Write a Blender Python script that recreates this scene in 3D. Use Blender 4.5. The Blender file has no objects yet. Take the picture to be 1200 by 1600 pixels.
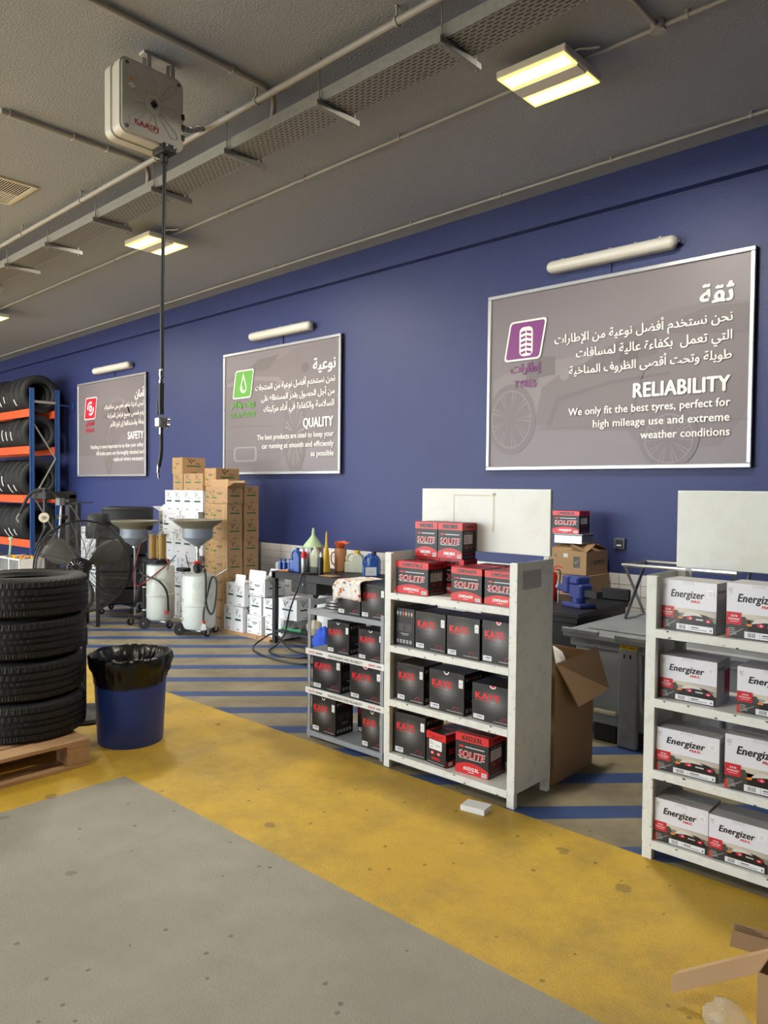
import bpy, bmesh, math, random, unicodedata
from mathutils import Vector, Matrix, noise
random.seed(7)
PI = math.pi
COL = bpy.context.scene.collection
SC = bpy.context.scene

# ------------------------------------------------------------------ camera, sky, sun, exposure
def rad(a): return a * PI / 180
YAW, PITCH, ROLL, CAM_H, FPX = 42.4, -1.75, 0.55, 1.6, 1184.0
_f = Vector((-math.sin(rad(YAW)) * math.cos(rad(PITCH)), math.cos(rad(YAW)) * math.cos(rad(PITCH)), math.sin(rad(PITCH))))
_r = Vector((math.cos(rad(YAW)), math.sin(rad(YAW)), 0))
_u = _r.cross(_f)
_a = rad(ROLL)
_r2 = _r * math.cos(_a) + _u * math.sin(_a)
_u2 = -_r * math.sin(_a) + _u * math.cos(_a)
cd = bpy.data.cameras.new('camera'); cam = bpy.data.objects.new('camera', cd); COL.objects.link(cam)
cd.sensor_fit = 'VERTICAL'; cd.sensor_height = 36; cd.lens = 36 * FPX / 1600; cd.clip_start = 0.05
m3 = Matrix((_r2, _u2, -_f)).transposed()
cam.matrix_world = Matrix.Translation((0, 0, CAM_H)) @ m3.to_4x4()
SC.camera = cam

world = bpy.data.worlds.new('world'); SC.world = world; world.use_nodes = True
bg = world.node_tree.nodes['Background']
bg.inputs[0].default_value = (0.84, 0.93, 1.0, 1); bg.inputs[1].default_value = 6.5
sd = bpy.data.lights.new('sun', 'SUN'); sd.energy = 11.0; sd.angle = rad(0.6); sd.color = (1, 0.985, 0.97)
sun = bpy.data.objects.new('sun', sd); COL.objects.link(sun)
sun.rotation_euler = Vector((-0.30, 0.62, -1.0)).to_track_quat('-Z', 'Y').to_euler()
SC.view_settings.view_transform = 'Standard'; SC.view_settings.look = 'None'
SC.view_settings.exposure = 0.62; SC.view_settings.gamma = 1.0
SC.view_settings.use_curve_mapping = False

# ------------------------------------------------------------------ helpers
def lin(c):
    if isinstance(c, str):
        c = c.lstrip('#'); c = [int(c[i:i + 2], 16) for i in (0, 2, 4)]
    return tuple((x / 255 / 12.92) if x / 255 <= 0.04045 else ((x / 255 + 0.055) / 1.055) ** 2.4 for x in c)

def mat(name, col, rough=0.6, metal=0.0, var=0.0, vscale=8.0, bump=0.0, bscale=60.0, emit=None, estr=0, alpha=1.0, trans=0.0, dirt=None, dscale=3.0, damt=0.5, spec=None, stretch=None, coat=0):
    m = bpy.data.materials.new(name); m.use_nodes = True
    nt = m.node_tree; N = nt.nodes; L = nt.links; b = N['Principled BSDF']
    c = (*lin(col), 1)
    b.inputs['Base Color'].default_value = c; b.inputs['Roughness'].default_value = rough; b.inputs['Metallic'].default_value = metal
    if spec is not None: b.inputs['Specular IOR Level'].default_value = spec
    if coat: b.inputs['Coat Weight'].default_value = coat
    if trans: b.inputs['Transmission Weight'].default_value = trans
    if alpha < 1: b.inputs['Alpha'].default_value = alpha
    if emit: b.inputs['Emission Color'].default_value = (*lin(emit), 1); b.inputs['Emission Strength'].default_value = estr
    tc = None
    if var or bump or dirt:
        tc = N.new('ShaderNodeTexCoord'); src = tc.outputs['Object']
        if stretch:
            mp = N.new('ShaderNodeMapping'); mp.inputs['Scale'].default_value = stretch; L.new(src, mp.inputs[0]); src = mp.outputs[0]
    out = None
    if var:
        n = N.new('ShaderNodeTexNoise'); n.inputs['Scale'].default_value = vscale; n.inputs['Detail'].default_value = 5; L.new(src, n.inputs['Vector'])
        mx = N.new('ShaderNodeMix'); mx.data_type = 'RGBA'
        mx.inputs[6].default_value = (*[x * (1 - var) for x in c[:3]], 1); mx.inputs[7].default_value = (*[min(1, x * (1 + var)) for x in c[:3]], 1)
        L.new(n.outputs[0], mx.inputs[0]); out = mx.outputs[2]
    if dirt:
        n = N.new('ShaderNodeTexNoise'); n.inputs['Scale'].default_value = dscale; n.inputs['Detail'].default_value = 8; n.inputs['Roughness'].default_value = 0.7; L.new(src, n.inputs['Vector'])
        r = N.new('ShaderNodeValToRGB'); r.color_ramp.elements[0].position = 0.5; r.color_ramp.elements[1].position = 0.75
        r.color_ramp.elements[0].color = (0, 0, 0, 1); r.color_ramp.elements[1].color = (damt, damt, damt, 1); L.new(n.outputs[0], r.inputs[0])
        mx = N.new('ShaderNodeMix'); mx.data_type = 'RGBA'; mx.inputs[7].default_value = (*lin(dirt), 1)
        if out: L.new(out, mx.inputs[6])
        else: mx.inputs[6].default_value = c
        L.new(r.outputs[0], mx.inputs[0]); out = mx.outputs[2]
    if out: L.new(out, b.inputs['Base Color'])
    if bump:
        n = N.new('ShaderNodeTexNoise'); n.inputs['Scale'].default_value = bscale; n.inputs['Detail'].default_value = 4; L.new(src, n.inputs['Vector'])
        bp = N.new('ShaderNodeBump'); bp.inputs['Strength'].default_value = bump; bp.inputs['Distance'].default_value = 0.01
        L.new(n.outputs[0], bp.inputs['Height']); L.new(bp.outputs[0], b.inputs['Normal'])
    return m

class MB:
    def __init__(s): s.v = []; s.f = []; s.mi = []; s.cur = 0
    def add(s, vs, fs, M=None):
        o = len(s.v)
        s.v += [tuple(M @ Vector(p)) if M else tuple(p) for p in vs]
        s.f += [tuple(i + o for i in f) for f in fs]; s.mi += [s.cur] * len(fs); return s
    def box(s, x0, x1, y0, y1, z0, z1, M=None):
        return s.add([(x0, y0, z0), (x1, y0, z0), (x1, y1, z0), (x0, y1, z0), (x0, y0, z1), (x1, y0, z1), (x1, y1, z1), (x0, y1, z1)],
                     [(0, 3, 2, 1), (4, 5, 6, 7), (0, 1, 5, 4), (1, 2, 6, 5), (2, 3, 7, 6), (3, 0, 4, 7)], M)
    def cyl(s, p0, p1, r, n=16, r1=None, caps=True):
        r1 = r if r1 is None else r1
        return s.tube([p0, p1], r, n, radii=[r, r1], caps=caps)
    def tube(s, pts, r, n=8, radii=None, caps=True, closed=False):
        pts = [Vector(p) for p in pts]; k = len(pts); vs = []; prev = None
        for i, p in enumerate(pts):
            if closed: t = (pts[(i + 1) % k] - pts[i - 1])
            else: t = (pts[min(i + 1, k - 1)] - pts[max(i - 1, 0)])
            if t.length < 1e-9: t = Vector((0, 0, 1))
            t.normalize()
            if prev is None:
                a = Vector((0, 0, 1)) if abs(t.z) < 0.9 else Vector((1, 0, 0)); x = t.cross(a).normalized()
            else:
                x = (prev - t * prev.dot(t))
                x = x.normalized() if x.length > 1e-6 else t.orthogonal().normalized()
            prev = x; y = t.cross(x)
            rr = radii[i] if radii else r
            for j in range(n):
                a = 2 * PI * j / n; vs.append(p + (x * math.cos(a) + y * math.sin(a)) * rr)
        fs = []
        for i in range(k if closed else k - 1):
            i2 = (i + 1) % k
            for j in range(n):
                j2 = (j + 1) % n; fs.append((i * n + j, i * n + j2, i2 * n + j2, i2 * n + j))
        if caps and not closed: fs.append(tuple(range(n - 1, -1, -1))); fs.append(tuple((k - 1) * n + j for j in range(n)))
        return s.add(vs, fs)
    def lathe(s, prof, c=(0, 0, 0), n=32, M=None, closed=False):
        vs = []; fs = []; k = len(prof)
        for (r, z) in prof:
            for j in range(n):
                a = 2 * PI * j / n; vs.append((c[0] + r * math.cos(a), c[1] + r * math.sin(a), c[2] + z))
        for i in range(k if closed else k - 1):
            i2 = (i + 1) % k
            for j in range(n):
                j2 = (j + 1) % n; fs.append((i * n + j, i * n + j2, i2 * n + j2, i2 * n + j))
        if not closed:
            if prof[0][0] > 1e-4: fs.append(tuple(range(n - 1, -1, -1)))
            if prof[-1][0] > 1e-4: fs.append(tuple((k - 1) * n + j for j in range(n)))
        return s.add(vs, fs, M)
    def prism(s, pts, h, M=None):      # outline in xy, extruded along z
        n = len(pts)
        return s.add([(x, y, 0) for x, y in pts] + [(x, y, h) for x, y in pts],
                     [tuple(range(n - 1, -1, -1)), tuple(range(n, 2 * n))] + [(i, (i + 1) % n, n + (i + 1) % n, n + i) for i in range(n)], M)
    def build(s, name, mats, parent=None, bevel=0, smooth=False, ang=0.6, loc=None):
        me = bpy.data.meshes.new(name); me.from_pydata(s.v, [], s.f)
        for m in (mats if isinstance(mats, (list, tuple)) else [mats]): me.materials.append(m)
        me.polygons.foreach_set('material_index', s.mi)
        bm = bmesh.new(); bm.from_mesh(me)
        if smooth: bmesh.ops.remove_doubles(bm, verts=bm.verts, dist=1e-6)
        bmesh.ops.recalc_face_normals(bm, faces=bm.faces)
        if bevel: bmesh.ops.bevel(bm, geom=list(bm.edges), offset=bevel, segments=1, affect='EDGES', clamp_overlap=True)
        bm.to_mesh(me); bm.free()
        if smooth: me.shade_smooth(); me.set_sharp_from_angle(angle=ang)
        return link(name, me, parent, loc)

def link(name, me, parent=None, loc=None):
    o = bpy.data.objects.new(name, me); COL.objects.link(o)
    if parent: o.parent = parent
    if loc: o.location = loc
    return o
def tag(o, label, cat, group=None):
    o['label'] = label; o['category'] = cat
    if group: o['group'] = group
    return o
def thing(name, label, cat, loc=(0, 0, 0), rz=0, group=None, scale=None):
    o = bpy.data.objects.new(name, None); COL.objects.link(o); o.location = loc; o.rotation_euler = (0, 0, rz); o.empty_display_size = 0.05
    if scale: o.scale = scale
    return tag(o, label, cat, group)
def struct(o): o['kind'] = 'structure'; return o
def stuff(o): o['kind'] = 'stuff'; return o
def dup(root, loc, rz=0, label=None, group=None, scale=None):
    r = root.copy(); COL.objects.link(r); r.location = loc; r.rotation_euler = (0, 0, rz)
    if label: r['label'] = label
    if group: r['group'] = group
    if scale: r.scale = scale
    for ch in list(root.children):
        c = ch.copy(); COL.objects.link(c); c.parent = r
        for g in list(ch.children):
            d = g.copy(); COL.objects.link(d); d.parent = c
    return r
def put(proto, loc, rz=0, label=None, group=None, scale=None):   # first use moves the prototype itself
    if not proto.get('_used'):
        proto['_used'] = 1; o = proto; o.location = loc; o.rotation_euler = (0, 0, rz)
        if label: o['label'] = label
        if group: o['group'] = group
        if scale: o.scale = scale
        return o
    return dup(proto, loc, rz, label, group, scale)
def T(x, y, z, rz=0, rx=0, ry=0):
    return Matrix.Translation((x, y, z)) @ Matrix.Rotation(rz, 4, 'Z') @ Matrix.Rotation(ry, 4, 'Y') @ Matrix.Rotation(rx, 4, 'X')
def bez(pts, n=12):   # Catmull-Rom through points
    P = [Vector(p) for p in pts]; P = [P[0] * 2 - P[1]] + P + [P[-1] * 2 - P[-2]]; out = []
    for i in range(1, len(P) - 2):
        for k in range(n):
            t = k / n
            out.append(0.5 * ((2 * P[i]) + (-P[i - 1] + P[i + 1]) * t + (2 * P[i - 1] - 5 * P[i] + 4 * P[i + 1] - P[i + 2]) * t * t + (-P[i - 1] + 3 * P[i] - 3 * P[i + 1] + P[i + 2]) * t ** 3))
    out.append(P[-2]); return out

# ---- flat print: lettering and marks as thin coloured layers on a real face
_FORMS = {}
for _cp in range(0xFE80, 0xFEFD):
    _d = unicodedata.decomposition(chr(_cp)).split()
    if _d: _FORMS.setdefault(''.join(chr(int(x, 16)) for x in _d[1:]), {})[_d[0]] = chr(_cp)
def arabic(s):
    t = []; i = 0
    while i < len(s):
        if s[i:i + 2] in _FORMS and len(s[i:i + 2]) == 2: t.append(s[i:i + 2]); i += 2
        else: t.append(s[i]); i += 1
    dual = lambda c: c in _FORMS and '<initial>' in _FORMS[c]
    jp = lambda c: c in _FORMS and '<final>' in _FORMS[c]
    out = []
    for k, c in enumerate(t):
        if c not in _FORMS: out.append(c); continue
        p = k > 0 and dual(t[k - 1]) and jp(c); n = k + 1 < len(t) and dual(c) and jp(t[k + 1])
        out.append(_FORMS[c].get('<medial>' if p and n else '<final>' if p else '<initial>' if n else '<isolated>', c))
    return ''.join(reversed(out))
_TC = {}
def text_mesh(s, bold, shear=0.0, res=3, space=1.0):
    k = (s, bold, shear, res, space)
    if k not in _TC:
        c = bpy.data.curves.new('text', 'FONT'); c.body = s; c.size = 1; c.offset = bold; c.resolution_u = res; c.shear = shear; c.space_character = space
        o = bpy.data.objects.new('text', c); COL.objects.link(o)
        dg = bpy.context.evaluated_depsgraph_get(); me = bpy.data.meshes.new_from_object(o.evaluated_get(dg))
        v = [(p.co.x, p.co.y) for p in me.vertices]; f = [tuple(p.vertices) for p in me.polygons]
        bpy.data.objects.remove(o); bpy.data.curves.remove(c); bpy.data.meshes.remove(me)
        xs = [p[0] for p in v] or [0, 1]
        _TC[k] = (v, f, min(xs), max(xs))
    return _TC[k]
PRINT = bpy.data.materials.new('printed_ink'); PRINT.use_nodes = True
_n = PRINT.node_tree.nodes.new('ShaderNodeAttribute'); _n.attribute_name = 'Col'
PRINT.node_tree.links.new(_n.outputs['Color'], PRINT.node_tree.nodes['Principled BSDF'].inputs['Base Color'])
PRINT.node_tree.nodes['Principled BSDF'].inputs['Roughness'].default_value = 0.45
def print_mat(name, rough, coat=0):
    m = PRINT.copy(); m.name = name; m.node_tree.nodes['Principled BSDF'].inputs['Roughness'].default_value = rough
    m.node_tree.nodes['Principled BSDF'].inputs['Coat Weight'].default_value = coat
    return m
PRINT_GLOSS = print_mat('printed_gloss', 0.3)
CAP = 0.729
class Print:
    def __init__(s, step=0.00025, base=0.0006): s.v = []; s.f = []; s.c = []; s.step = step; s.z = base
    def lay(s): s.z += s.step; return s
    def poly(s, pts, col, cols=None):
        o = len(s.v); s.v += [(x, y, s.z) for x, y in pts]; s.f.append(tuple(range(o, o + len(pts)))); L = lin(col)
        s.c.append([L] * len(pts) if cols is None else [lin(q) for q in cols]); return s
    def rect(s, x0, y0, x1, y1, col): return s.poly([(x0, y0), (x1, y0), (x1, y1), (x0, y1)], col)
    def rrect(s, x0, y0, x1, y1, r, col, skew=0.0):
        pts = []
        for cx, cy, a0 in ((x1 - r, y0 + r, -PI / 2), (x1 - r, y1 - r, 0), (x0 + r, y1 - r, PI / 2), (x0 + r, y0 + r, PI)):
            for k in range(5):
                a = a0 + k * PI / 8; px, py = cx + r * math.cos(a), cy + r * math.sin(a); pts.append((px + skew * (py - y0), py))
        return s.poly(pts, col)
    def disc(s, cx, cy, rx, ry, col, n=20, a0=0, a1=2 * PI):
        return s.poly([(cx + rx * math.cos(a0 + (a1 - a0) * k / n), cy + ry * math.sin(a0 + (a1 - a0) * k / n)) for k in range(n + (0 if a1 - a0 > 6.2 else 1))], col)
    def ring(s, cx, cy, r, w, col, n=24, a0=0, a1=2 * PI, ky=1.0):
        for k in range(n):
            a, b = a0 + (a1 - a0) * k / n, a0 + (a1 - a0) * (k + 1) / n
            s.poly([(cx + r * math.cos(a), cy + ky * r * math.sin(a)), (cx + (r + w) * math.cos(a), cy + ky * (r + w) * math.sin(a)), (cx + (r + w) * math.cos(b), cy + ky * (r + w) * math.sin(b)), (cx + r * math.cos(b), cy + ky * r * math.sin(b))], col)
        return s
    def glow(s, cx, cy, rx, ry, c0, c1, n=24, rings=3):
        A, B = lin(c0), lin(c1)
        mixc = lambda t: tuple(A[i] * (1 - t) ** 2 + B[i] * (1 - (1 - t) ** 2) for i in range(3))
        for q in range(rings):
            t0, t1 = q / rings, (q + 1) / rings
            for k in range(n):
                a, b = 2 * PI * k / n, 2 * PI * (k + 1) / n; o = len(s.v)
                for t, an in ((t0, a), (t1, a), (t1, b), (t0, b)): s.v.append((cx + rx * t * math.cos(an), cy + ry * t * math.sin(an), s.z))
                s.f.append((o, o + 1, o + 2, o + 3)); s.c.append([mixc(t0), mixc(t1), mixc(t1), mixc(t0)])
        return s
    def text(s, t, x0, x1, base, cap, col, bold=0.0, shear=0.0, res=3, fit=True, slope=0.0):
        v, f, a, b = text_mesh(t, 0.0, shear, res, 1.0 + bold * 1.8)
        sy = cap / CAP; L = lin(col); k = bold * sy * 1.15
        sx = (x1 - x0 - 2 * k) / max(1e-6, b - a)
        for dx, dy in (((0, 0), (k, 0), (-k, 0), (0, k * 0.6), (0, -k * 0.6)) if k > 0 else ((0, 0),)):
            o = len(s.v)
            s.v += [(x0 + k + dx + (p[0] - a) * sx, base + dy + p[1] * sy, s.z) for p in v]
            for q in f: s.f.append(tuple(i + o for i in q)); s.c.append([L] * len(q))
            s.z += s.step * 0.05
        return s
    def ar(s, t, x0, x1, base, col, k=1.0, heavy=0.0):
        tt = arabic(t); v, f, a, b = text_mesh(tt, 0.0, 0, 4); sx = (x1 - x0) / (b - a); L = lin(col)
        for dx, dy in ((0, 0), (heavy, 0), (0, heavy), (heavy, heavy), (-heavy, 0)) if heavy else ((0, 0),):
            o = len(s.v); s.v += [(x0 + (p[0] - a) * sx + dx, base + p[1] * sx * k + dy, s.z) for p in v]
            for q in f: s.f.append(tuple(i + o for i in q)); s.c.append([L] * len(q))
            s.z += s.step * 0.25
        return s
    def bars(s, x0, y0, x1, y1, n, col):
        rnd = random.Random(3); x = x0
        for k in range(n):
            w = (x1 - x0) / n; s.rect(x, y0, x + w * rnd.uniform(0.25, 0.7), y1, col); x += w
        return s
    def build(s, name, org, U, V, parent, m=None):
        U = Vector(U); V = Vector(V); N = U.cross(V).normalized(); org = Vector(org)
        me = bpy.data.meshes.new(name); me.from_pydata([tuple(org + U * x + V * y + N * z) for x, y, z in s.v], [], s.f)
        ca = me.color_attributes.new('Col', 'FLOAT_COLOR', 'CORNER'); buf = []
        for q in s.c:
            for c in q: buf += [c[0], c[1], c[2], 1.0]
        ca.data.foreach_set('color', buf); me.materials.append(m or PRINT)
        return link(name, me, parent)

# ------------------------------------------------------------------ materials
M = {}
M['blue_wall'] = mat('blue_wall_paint', (43, 53, 104), 0.5, var=0.10, vscale=1.2, bump=0.25, bscale=90, dirt=(58, 70, 124), dscale=1.0, damt=0.25)
M['ceil'] = mat('textured_grey_ceiling_paint', (152, 155, 161), 0.75, var=0.06, vscale=0.8, bump=0.55, bscale=75)
M['guard'] = mat('highlight_grey_wire', (96, 94, 92), 0.4, 0.5)  # black wire lightened to grey, standing in for its highlights
M['pipe'] = mat('grey_painted_pipe', (160, 155, 148), 0.45, var=0.05)
M['galv'] = mat('galvanised_steel', (150, 148, 140), 0.5, 0.45, var=0.25, vscale=40)
M['white_steel'] = mat('white_powder_coated_steel', (228, 229, 222), 0.42, var=0.03, vscale=6, dirt=(120, 105, 85), dscale=14, damt=0.28)
M['board'] = mat('white_sign_board', (232, 233, 224), 0.35, var=0.03, vscale=3, dirt=(205, 195, 165), dscale=2.5, damt=0.5)
M['grey_steel'] = mat('grey_painted_steel', (150, 155, 160), 0.45, var=0.05, dirt=(90, 85, 80), dscale=12, damt=0.3)
M['rubber'] = mat('tyre_rubber', (20, 19, 19), 0.6, var=0.12, vscale=20, bump=0.1, bscale=200)
M['rubber_rack'] = mat('tyre_rubber_new', (30, 31, 33), 0.6, var=0.1, vscale=20)
M['black_plastic'] = mat('black_plastic', (24, 24, 26), 0.45, var=0.1)
M['black_metal'] = mat('black_metal', (32, 33, 36), 0.5, 0.2, var=0.15, dirt=(70, 66, 60), dscale=8, damt=0.4)
M['chrome'] = mat('chrome', (190, 190, 190), 0.22, 1.0)
M['steel'] = mat('brushed_steel', (170, 170, 170), 0.35, 0.9, var=0.1)
M['brass'] = mat('brass', (170, 140, 80), 0.35, 0.9)
M['kraft'] = mat('kraft_cardboard', (172, 138, 100), 0.8, var=0.06, vscale=6, bump=0.1, bscale=40)
M['kraft_dark'] = mat('worn_kraft_cardboard', (160, 128, 92), 0.8, var=0.1, vscale=4, bump=0.15, bscale=30)
M['white_card'] = mat('white_cardboard', (226, 227, 230), 0.7, var=0.02, vscale=6)
M['black_card'] = mat('black_printed_cardboard', (28, 28, 30), 0.42, var=0.15, vscale=5)
M['ener_card'] = mat('pale_grey_printed_cardboard', (176, 174, 176), 0.45, var=0.04, vscale=5)
M['red_card'] = mat('red_printed_cardboard', (214, 40, 44), 0.45)
M['tank'] = mat('pale_grey_enamel', (214, 220, 214), 0.28, var=0.03, vscale=4, dirt=(120, 110, 90), dscale=6, damt=0.35)
M['grey_plastic'] = mat('grey_plastic', (142, 147, 150), 0.5, var=0.06, vscale=5, dirt=(90, 84, 72), dscale=4, damt=0.5)
M['funnel_grey'] = mat('blue_grey_plastic', (128, 138, 150), 0.35, var=0.05)
M['basin'] = mat('oily_grey_basin', (112, 108, 92), 0.5, var=0.2, vscale=12)
M['blue_bin'] = mat('blue_plastic', (36, 62, 140), 0.42, var=0.06, vscale=5)
M['bag'] = mat('black_bin_bag', (14, 14, 15), 0.28, bump=0.4, bscale=25)
M['rack_blue'] = mat('blue_rack_paint', (38, 74, 128), 0.45, var=0.05)
M['rack_orange'] = mat('orange_rack_paint', (226, 92, 46), 0.45, var=0.05)
M['wood'] = mat('pallet_wood', (176, 138, 98), 0.75, var=0.22, vscale=5, bump=0.25, bscale=30, stretch=(1, 8, 8))
M['wood_y'] = mat('pallet_wood_long', (176, 138, 98), 0.75, var=0.22, vscale=5, bump=0.25, bscale=30, stretch=(8, 1, 8))
M['tile'] = mat('white_glazed_tile', (222, 220, 216), 0.25, var=0.05, vscale=3)
M['grout'] = mat('grey_grout', (120, 118, 112), 0.9)
M['lamp_body'] = mat('white_lamp_housing', (225, 220, 205), 0.4)
M['led'] = mat('led_strip', (255, 248, 225), 0.5, emit=(255, 247, 220), estr=9)
M['led_rim'] = mat('yellow_scatter_glow', (236, 214, 110), 0.4, emit=(246, 226, 130), estr=0.9)  # yellow scatter round the strips, put in as colour and emission
M['batten'] = mat('milky_diffuser', (214, 210, 200), 0.28, var=0.03)
M['alu'] = mat('aluminium_frame', (188, 188, 190), 0.35, 0.6)
M['poster'] = mat('poster_grey', (124, 115, 119), 0.42, var=0.04, vscale=1.0)
M['reel'] = mat('off_white_reel_case', (196, 192, 180), 0.42, var=0.03)
M['red'] = mat('red_paint', (190, 30, 32), 0.35)
M['dk_red'] = mat('dark_red_hose', (120, 30, 36), 0.4)
M['amber'] = mat('amber_oil_glass', (150, 120, 62), 0.15, var=0.1, alpha=0.85)
M['blue_jug'] = mat('blue_jug_plastic', (40, 84, 160), 0.35)
M['clear_jug'] = mat('milky_plastic', (196, 198, 178), 0.4, var=0.06, dirt=(140, 135, 110), dscale=6, damt=0.6)
M['orange'] = mat('orange_plastic', (214, 92, 40), 0.45)
M['orange_pale'] = mat('faded_orange_plastic', (186, 130, 88), 0.5, var=0.1)
M['yellow'] = mat('yellow_plastic', (222, 176, 44), 0.45)
M['pale_green'] = mat('pale_green_plastic', (168, 190, 150), 0.45, var=0.05)
M['green'] = mat('green_cloth', (60, 130, 90), 0.9)
M['vise'] = mat('blue_vise_paint', (40, 58, 130), 0.4, dirt=(60, 55, 50), dscale=8, damt=0.5)
M['beige'] = mat('cream_painted_metal', (206, 196, 172), 0.5)
M['dark'] = mat('dark_void', (30, 24, 16), 0.9)
M['foam'] = mat('white_foam', (232, 232, 230), 0.8)
M['clear'] = mat('clear_plastic_film', (215, 218, 215), 0.1, alpha=0.22, bump=0.5, bscale=30)
M['blade'] = mat('fan_blade_metal', (120, 118, 114), 0.45, 0.3)
M['switch'] = mat('grey_switch', (92, 94, 98), 0.4)
M['asphalt'] = mat('sunlit_forecourt', (178, 175, 168), 0.9, var=0.05)
M['pale_wall'] = mat('pale_grey_wall_paint', (170, 168, 162), 0.7)
M['cloth_blue'] = mat('blue_cloth', (40, 78, 190), 0.8)
M['bagw'] = mat('dirty_clear_bag', (176, 166, 146), 0.4, var=0.2, vscale=20)

def floor_material():
    m = bpy.data.materials.new('painted_concrete_floor'); m.use_nodes = True; nt = m.node_tree; N = nt.nodes; L = nt.links; b = N['Principled BSDF']
    tc = N.new('ShaderNodeTexCoord'); sp = N.new('ShaderNodeSeparateXYZ'); L.new(tc.outputs['Object'], sp.inputs[0])
    def MA(op, a, c=None, d=None):
        n = N.new('ShaderNodeMath'); n.operation = op
        for i, q in enumerate((a, c, d)):
            if q is None: continue
            if isinstance(q, (int, float)): n.inputs[i].default_value = q
            else: L.new(q, n.inputs[i])
        return n.outputs[0]
    def NO(scale, detail=5, rough=0.55, st=None):
        n = N.new('ShaderNodeTexNoise'); n.inputs['Scale'].default_value = scale; n.inputs['Detail'].default_value = detail; n.inputs['Roughness'].default_value = rough
        if st:
            mp = N.new('ShaderNodeMapping'); mp.inputs['Scale'].default_value = st; L.new(tc.outputs['Object'], mp.inputs[0]); L.new(mp.outputs[0], n.inputs['Vector'])
        else: L.new(tc.outputs['Object'], n.inputs['Vector'])
        return n.outputs[0]
    def RAMP(x, p0, p1, v0=0.0, v1=1.0):
        n = N.new('ShaderNodeMapRange'); n.inputs[1].default_value = p0; n.inputs[2].default_value = p1; n.inputs[3].default_value = v0; n.inputs[4].default_value = v1; L.new(x, n.inputs[0]); return n.outputs[0]
    def MIX(f, a, c):
        n = N.new('ShaderNodeMix'); n.data_type = 'RGBA'
        if isinstance(f, (int, float)): n.inputs[0].default_value = f
        else: L.new(f, n.inputs[0])
        for i, q in ((6, a), (7, c)):
            if isinstance(q, tuple): n.inputs[i].default_value = (*q, 1)
            else: L.new(q, n.inputs[i])
        return n.outputs[2]
    X, Y = sp.outputs[0], sp.outputs[1]
    jit = MA('MULTIPLY', MA('SUBTRACT', NO(30), 0.5), 0.012)
    Yj = MA('ADD', Y, jit); Xj = MA('ADD', X, jit)
    back = MA('GREATER_THAN', Yj, 3.2)
    bay = MA('MULTIPLY', MA('GREATER_THAN', Xj, -3.84), MA('LESS_THAN', Yj, 2.10))
    yel = MA('MULTIPLY', MA('SUBTRACT', 1.0, back), MA('SUBTRACT', 1.0, bay))
    s_ = MA('SUBTRACT', Xj, Yj)
    fr = MA('FRACT', MA('ADD', MA('DIVIDE', MA('ADD', s_, 5.2), 0.6235), 100.5))
    st = MA('MULTIPLY', back, MA('LESS_THAN', MA('ABSOLUTE', MA('SUBTRACT', fr, 0.5)), 0.165))
    big = RAMP(NO(0.9, 6, 0.6), 0.3, 0.7); mid = RAMP(NO(3.5, 6, 0.65), 0.35, 0.75)
    fine = NO(160, 3)
    grey = MIX(big, lin((136, 132, 119)), lin((157, 153, 139)))
    grey = MIX(MA('MULTIPLY', mid, 0.45), grey, lin((118, 114, 103)))
    work = MIX(MA('MULTIPLY', RAMP(NO(2.2, 8, 0.7, (1, 1, 1)), 0.35, 0.65), 0.9), lin((150, 138, 112)), lin((108, 98, 80)))
    yl = MIX(big, lin((188, 150, 44)), lin((205, 168, 54)))
    yl = MIX(MA('MULTIPLY', RAMP(NO(1.7, 8, 0.75), 0.44, 0.70), 0.8), yl, lin((140, 118, 58)))
    bl = MIX(MA('MULTIPLY', mid, 0.5), lin((46, 72, 124)), lin((62, 76, 104)))
    col = MIX(back, grey, work); col = MIX(yel, col, yl); col = MIX(st, col, bl)
    # oil drops and scuffs, a few centimetres across
    v = N.new('ShaderNodeTexVoronoi'); v.inputs['Scale'].default_value = 2.6; v.inputs['Randomness'].default_value = 1.0; L.new(tc.outputs['Object'], v.inputs['Vector'])
    warp = MA('ADD', v.outputs['Distance'], MA('MULTIPLY', MA('SUBTRACT', NO(25, 4), 0.5), 0.10))
    spot = MA('MULTIPLY', MA('LESS_THAN', warp, 0.085), MA('GREATER_THAN', NO(2.0), 0.44))
    v2 = N.new('ShaderNodeTexVoronoi'); v2.inputs['Scale'].default_value = 9.0; L.new(tc.outputs['Object'], v2.inputs['Vector'])
    w2 = MA('ADD', v2.outputs['Distance'], MA('MULTIPLY', MA('SUBTRACT', NO(60, 4), 0.5), 0.12))
    spot2 = MA('MULTIPLY', MA('LESS_THAN', w2, 0.085), MA('GREATER_THAN', NO(1.3), 0.47))
    sp_ = MA('MAXIMUM', MA('MULTIPLY', spot, 0.45), MA('MULTIPLY', spot2, 0.6))
    col = MIX(sp_, col, lin((62, 56, 46)))
    col = MIX(RAMP(fine, 0.55, 0.75, 0, 0.5), col, lin((90, 84, 70)))
    L.new(col, b.inputs['Base Color'])
    L.new(RAMP(NO(4, 5), 0.3, 0.7, 0.42, 0.62), b.inputs['Roughness'])
    bp = N.new('ShaderNodeBump'); bp.inputs['Strength'].default_value = 0.5; bp.inputs['Distance'].default_value = 0.005
    L.new(NO(120, 4), bp.inputs['Height']); L.new(bp.outputs[0], b.inputs['Normal'])
    return m
M['floor'] = floor_material()

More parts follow.
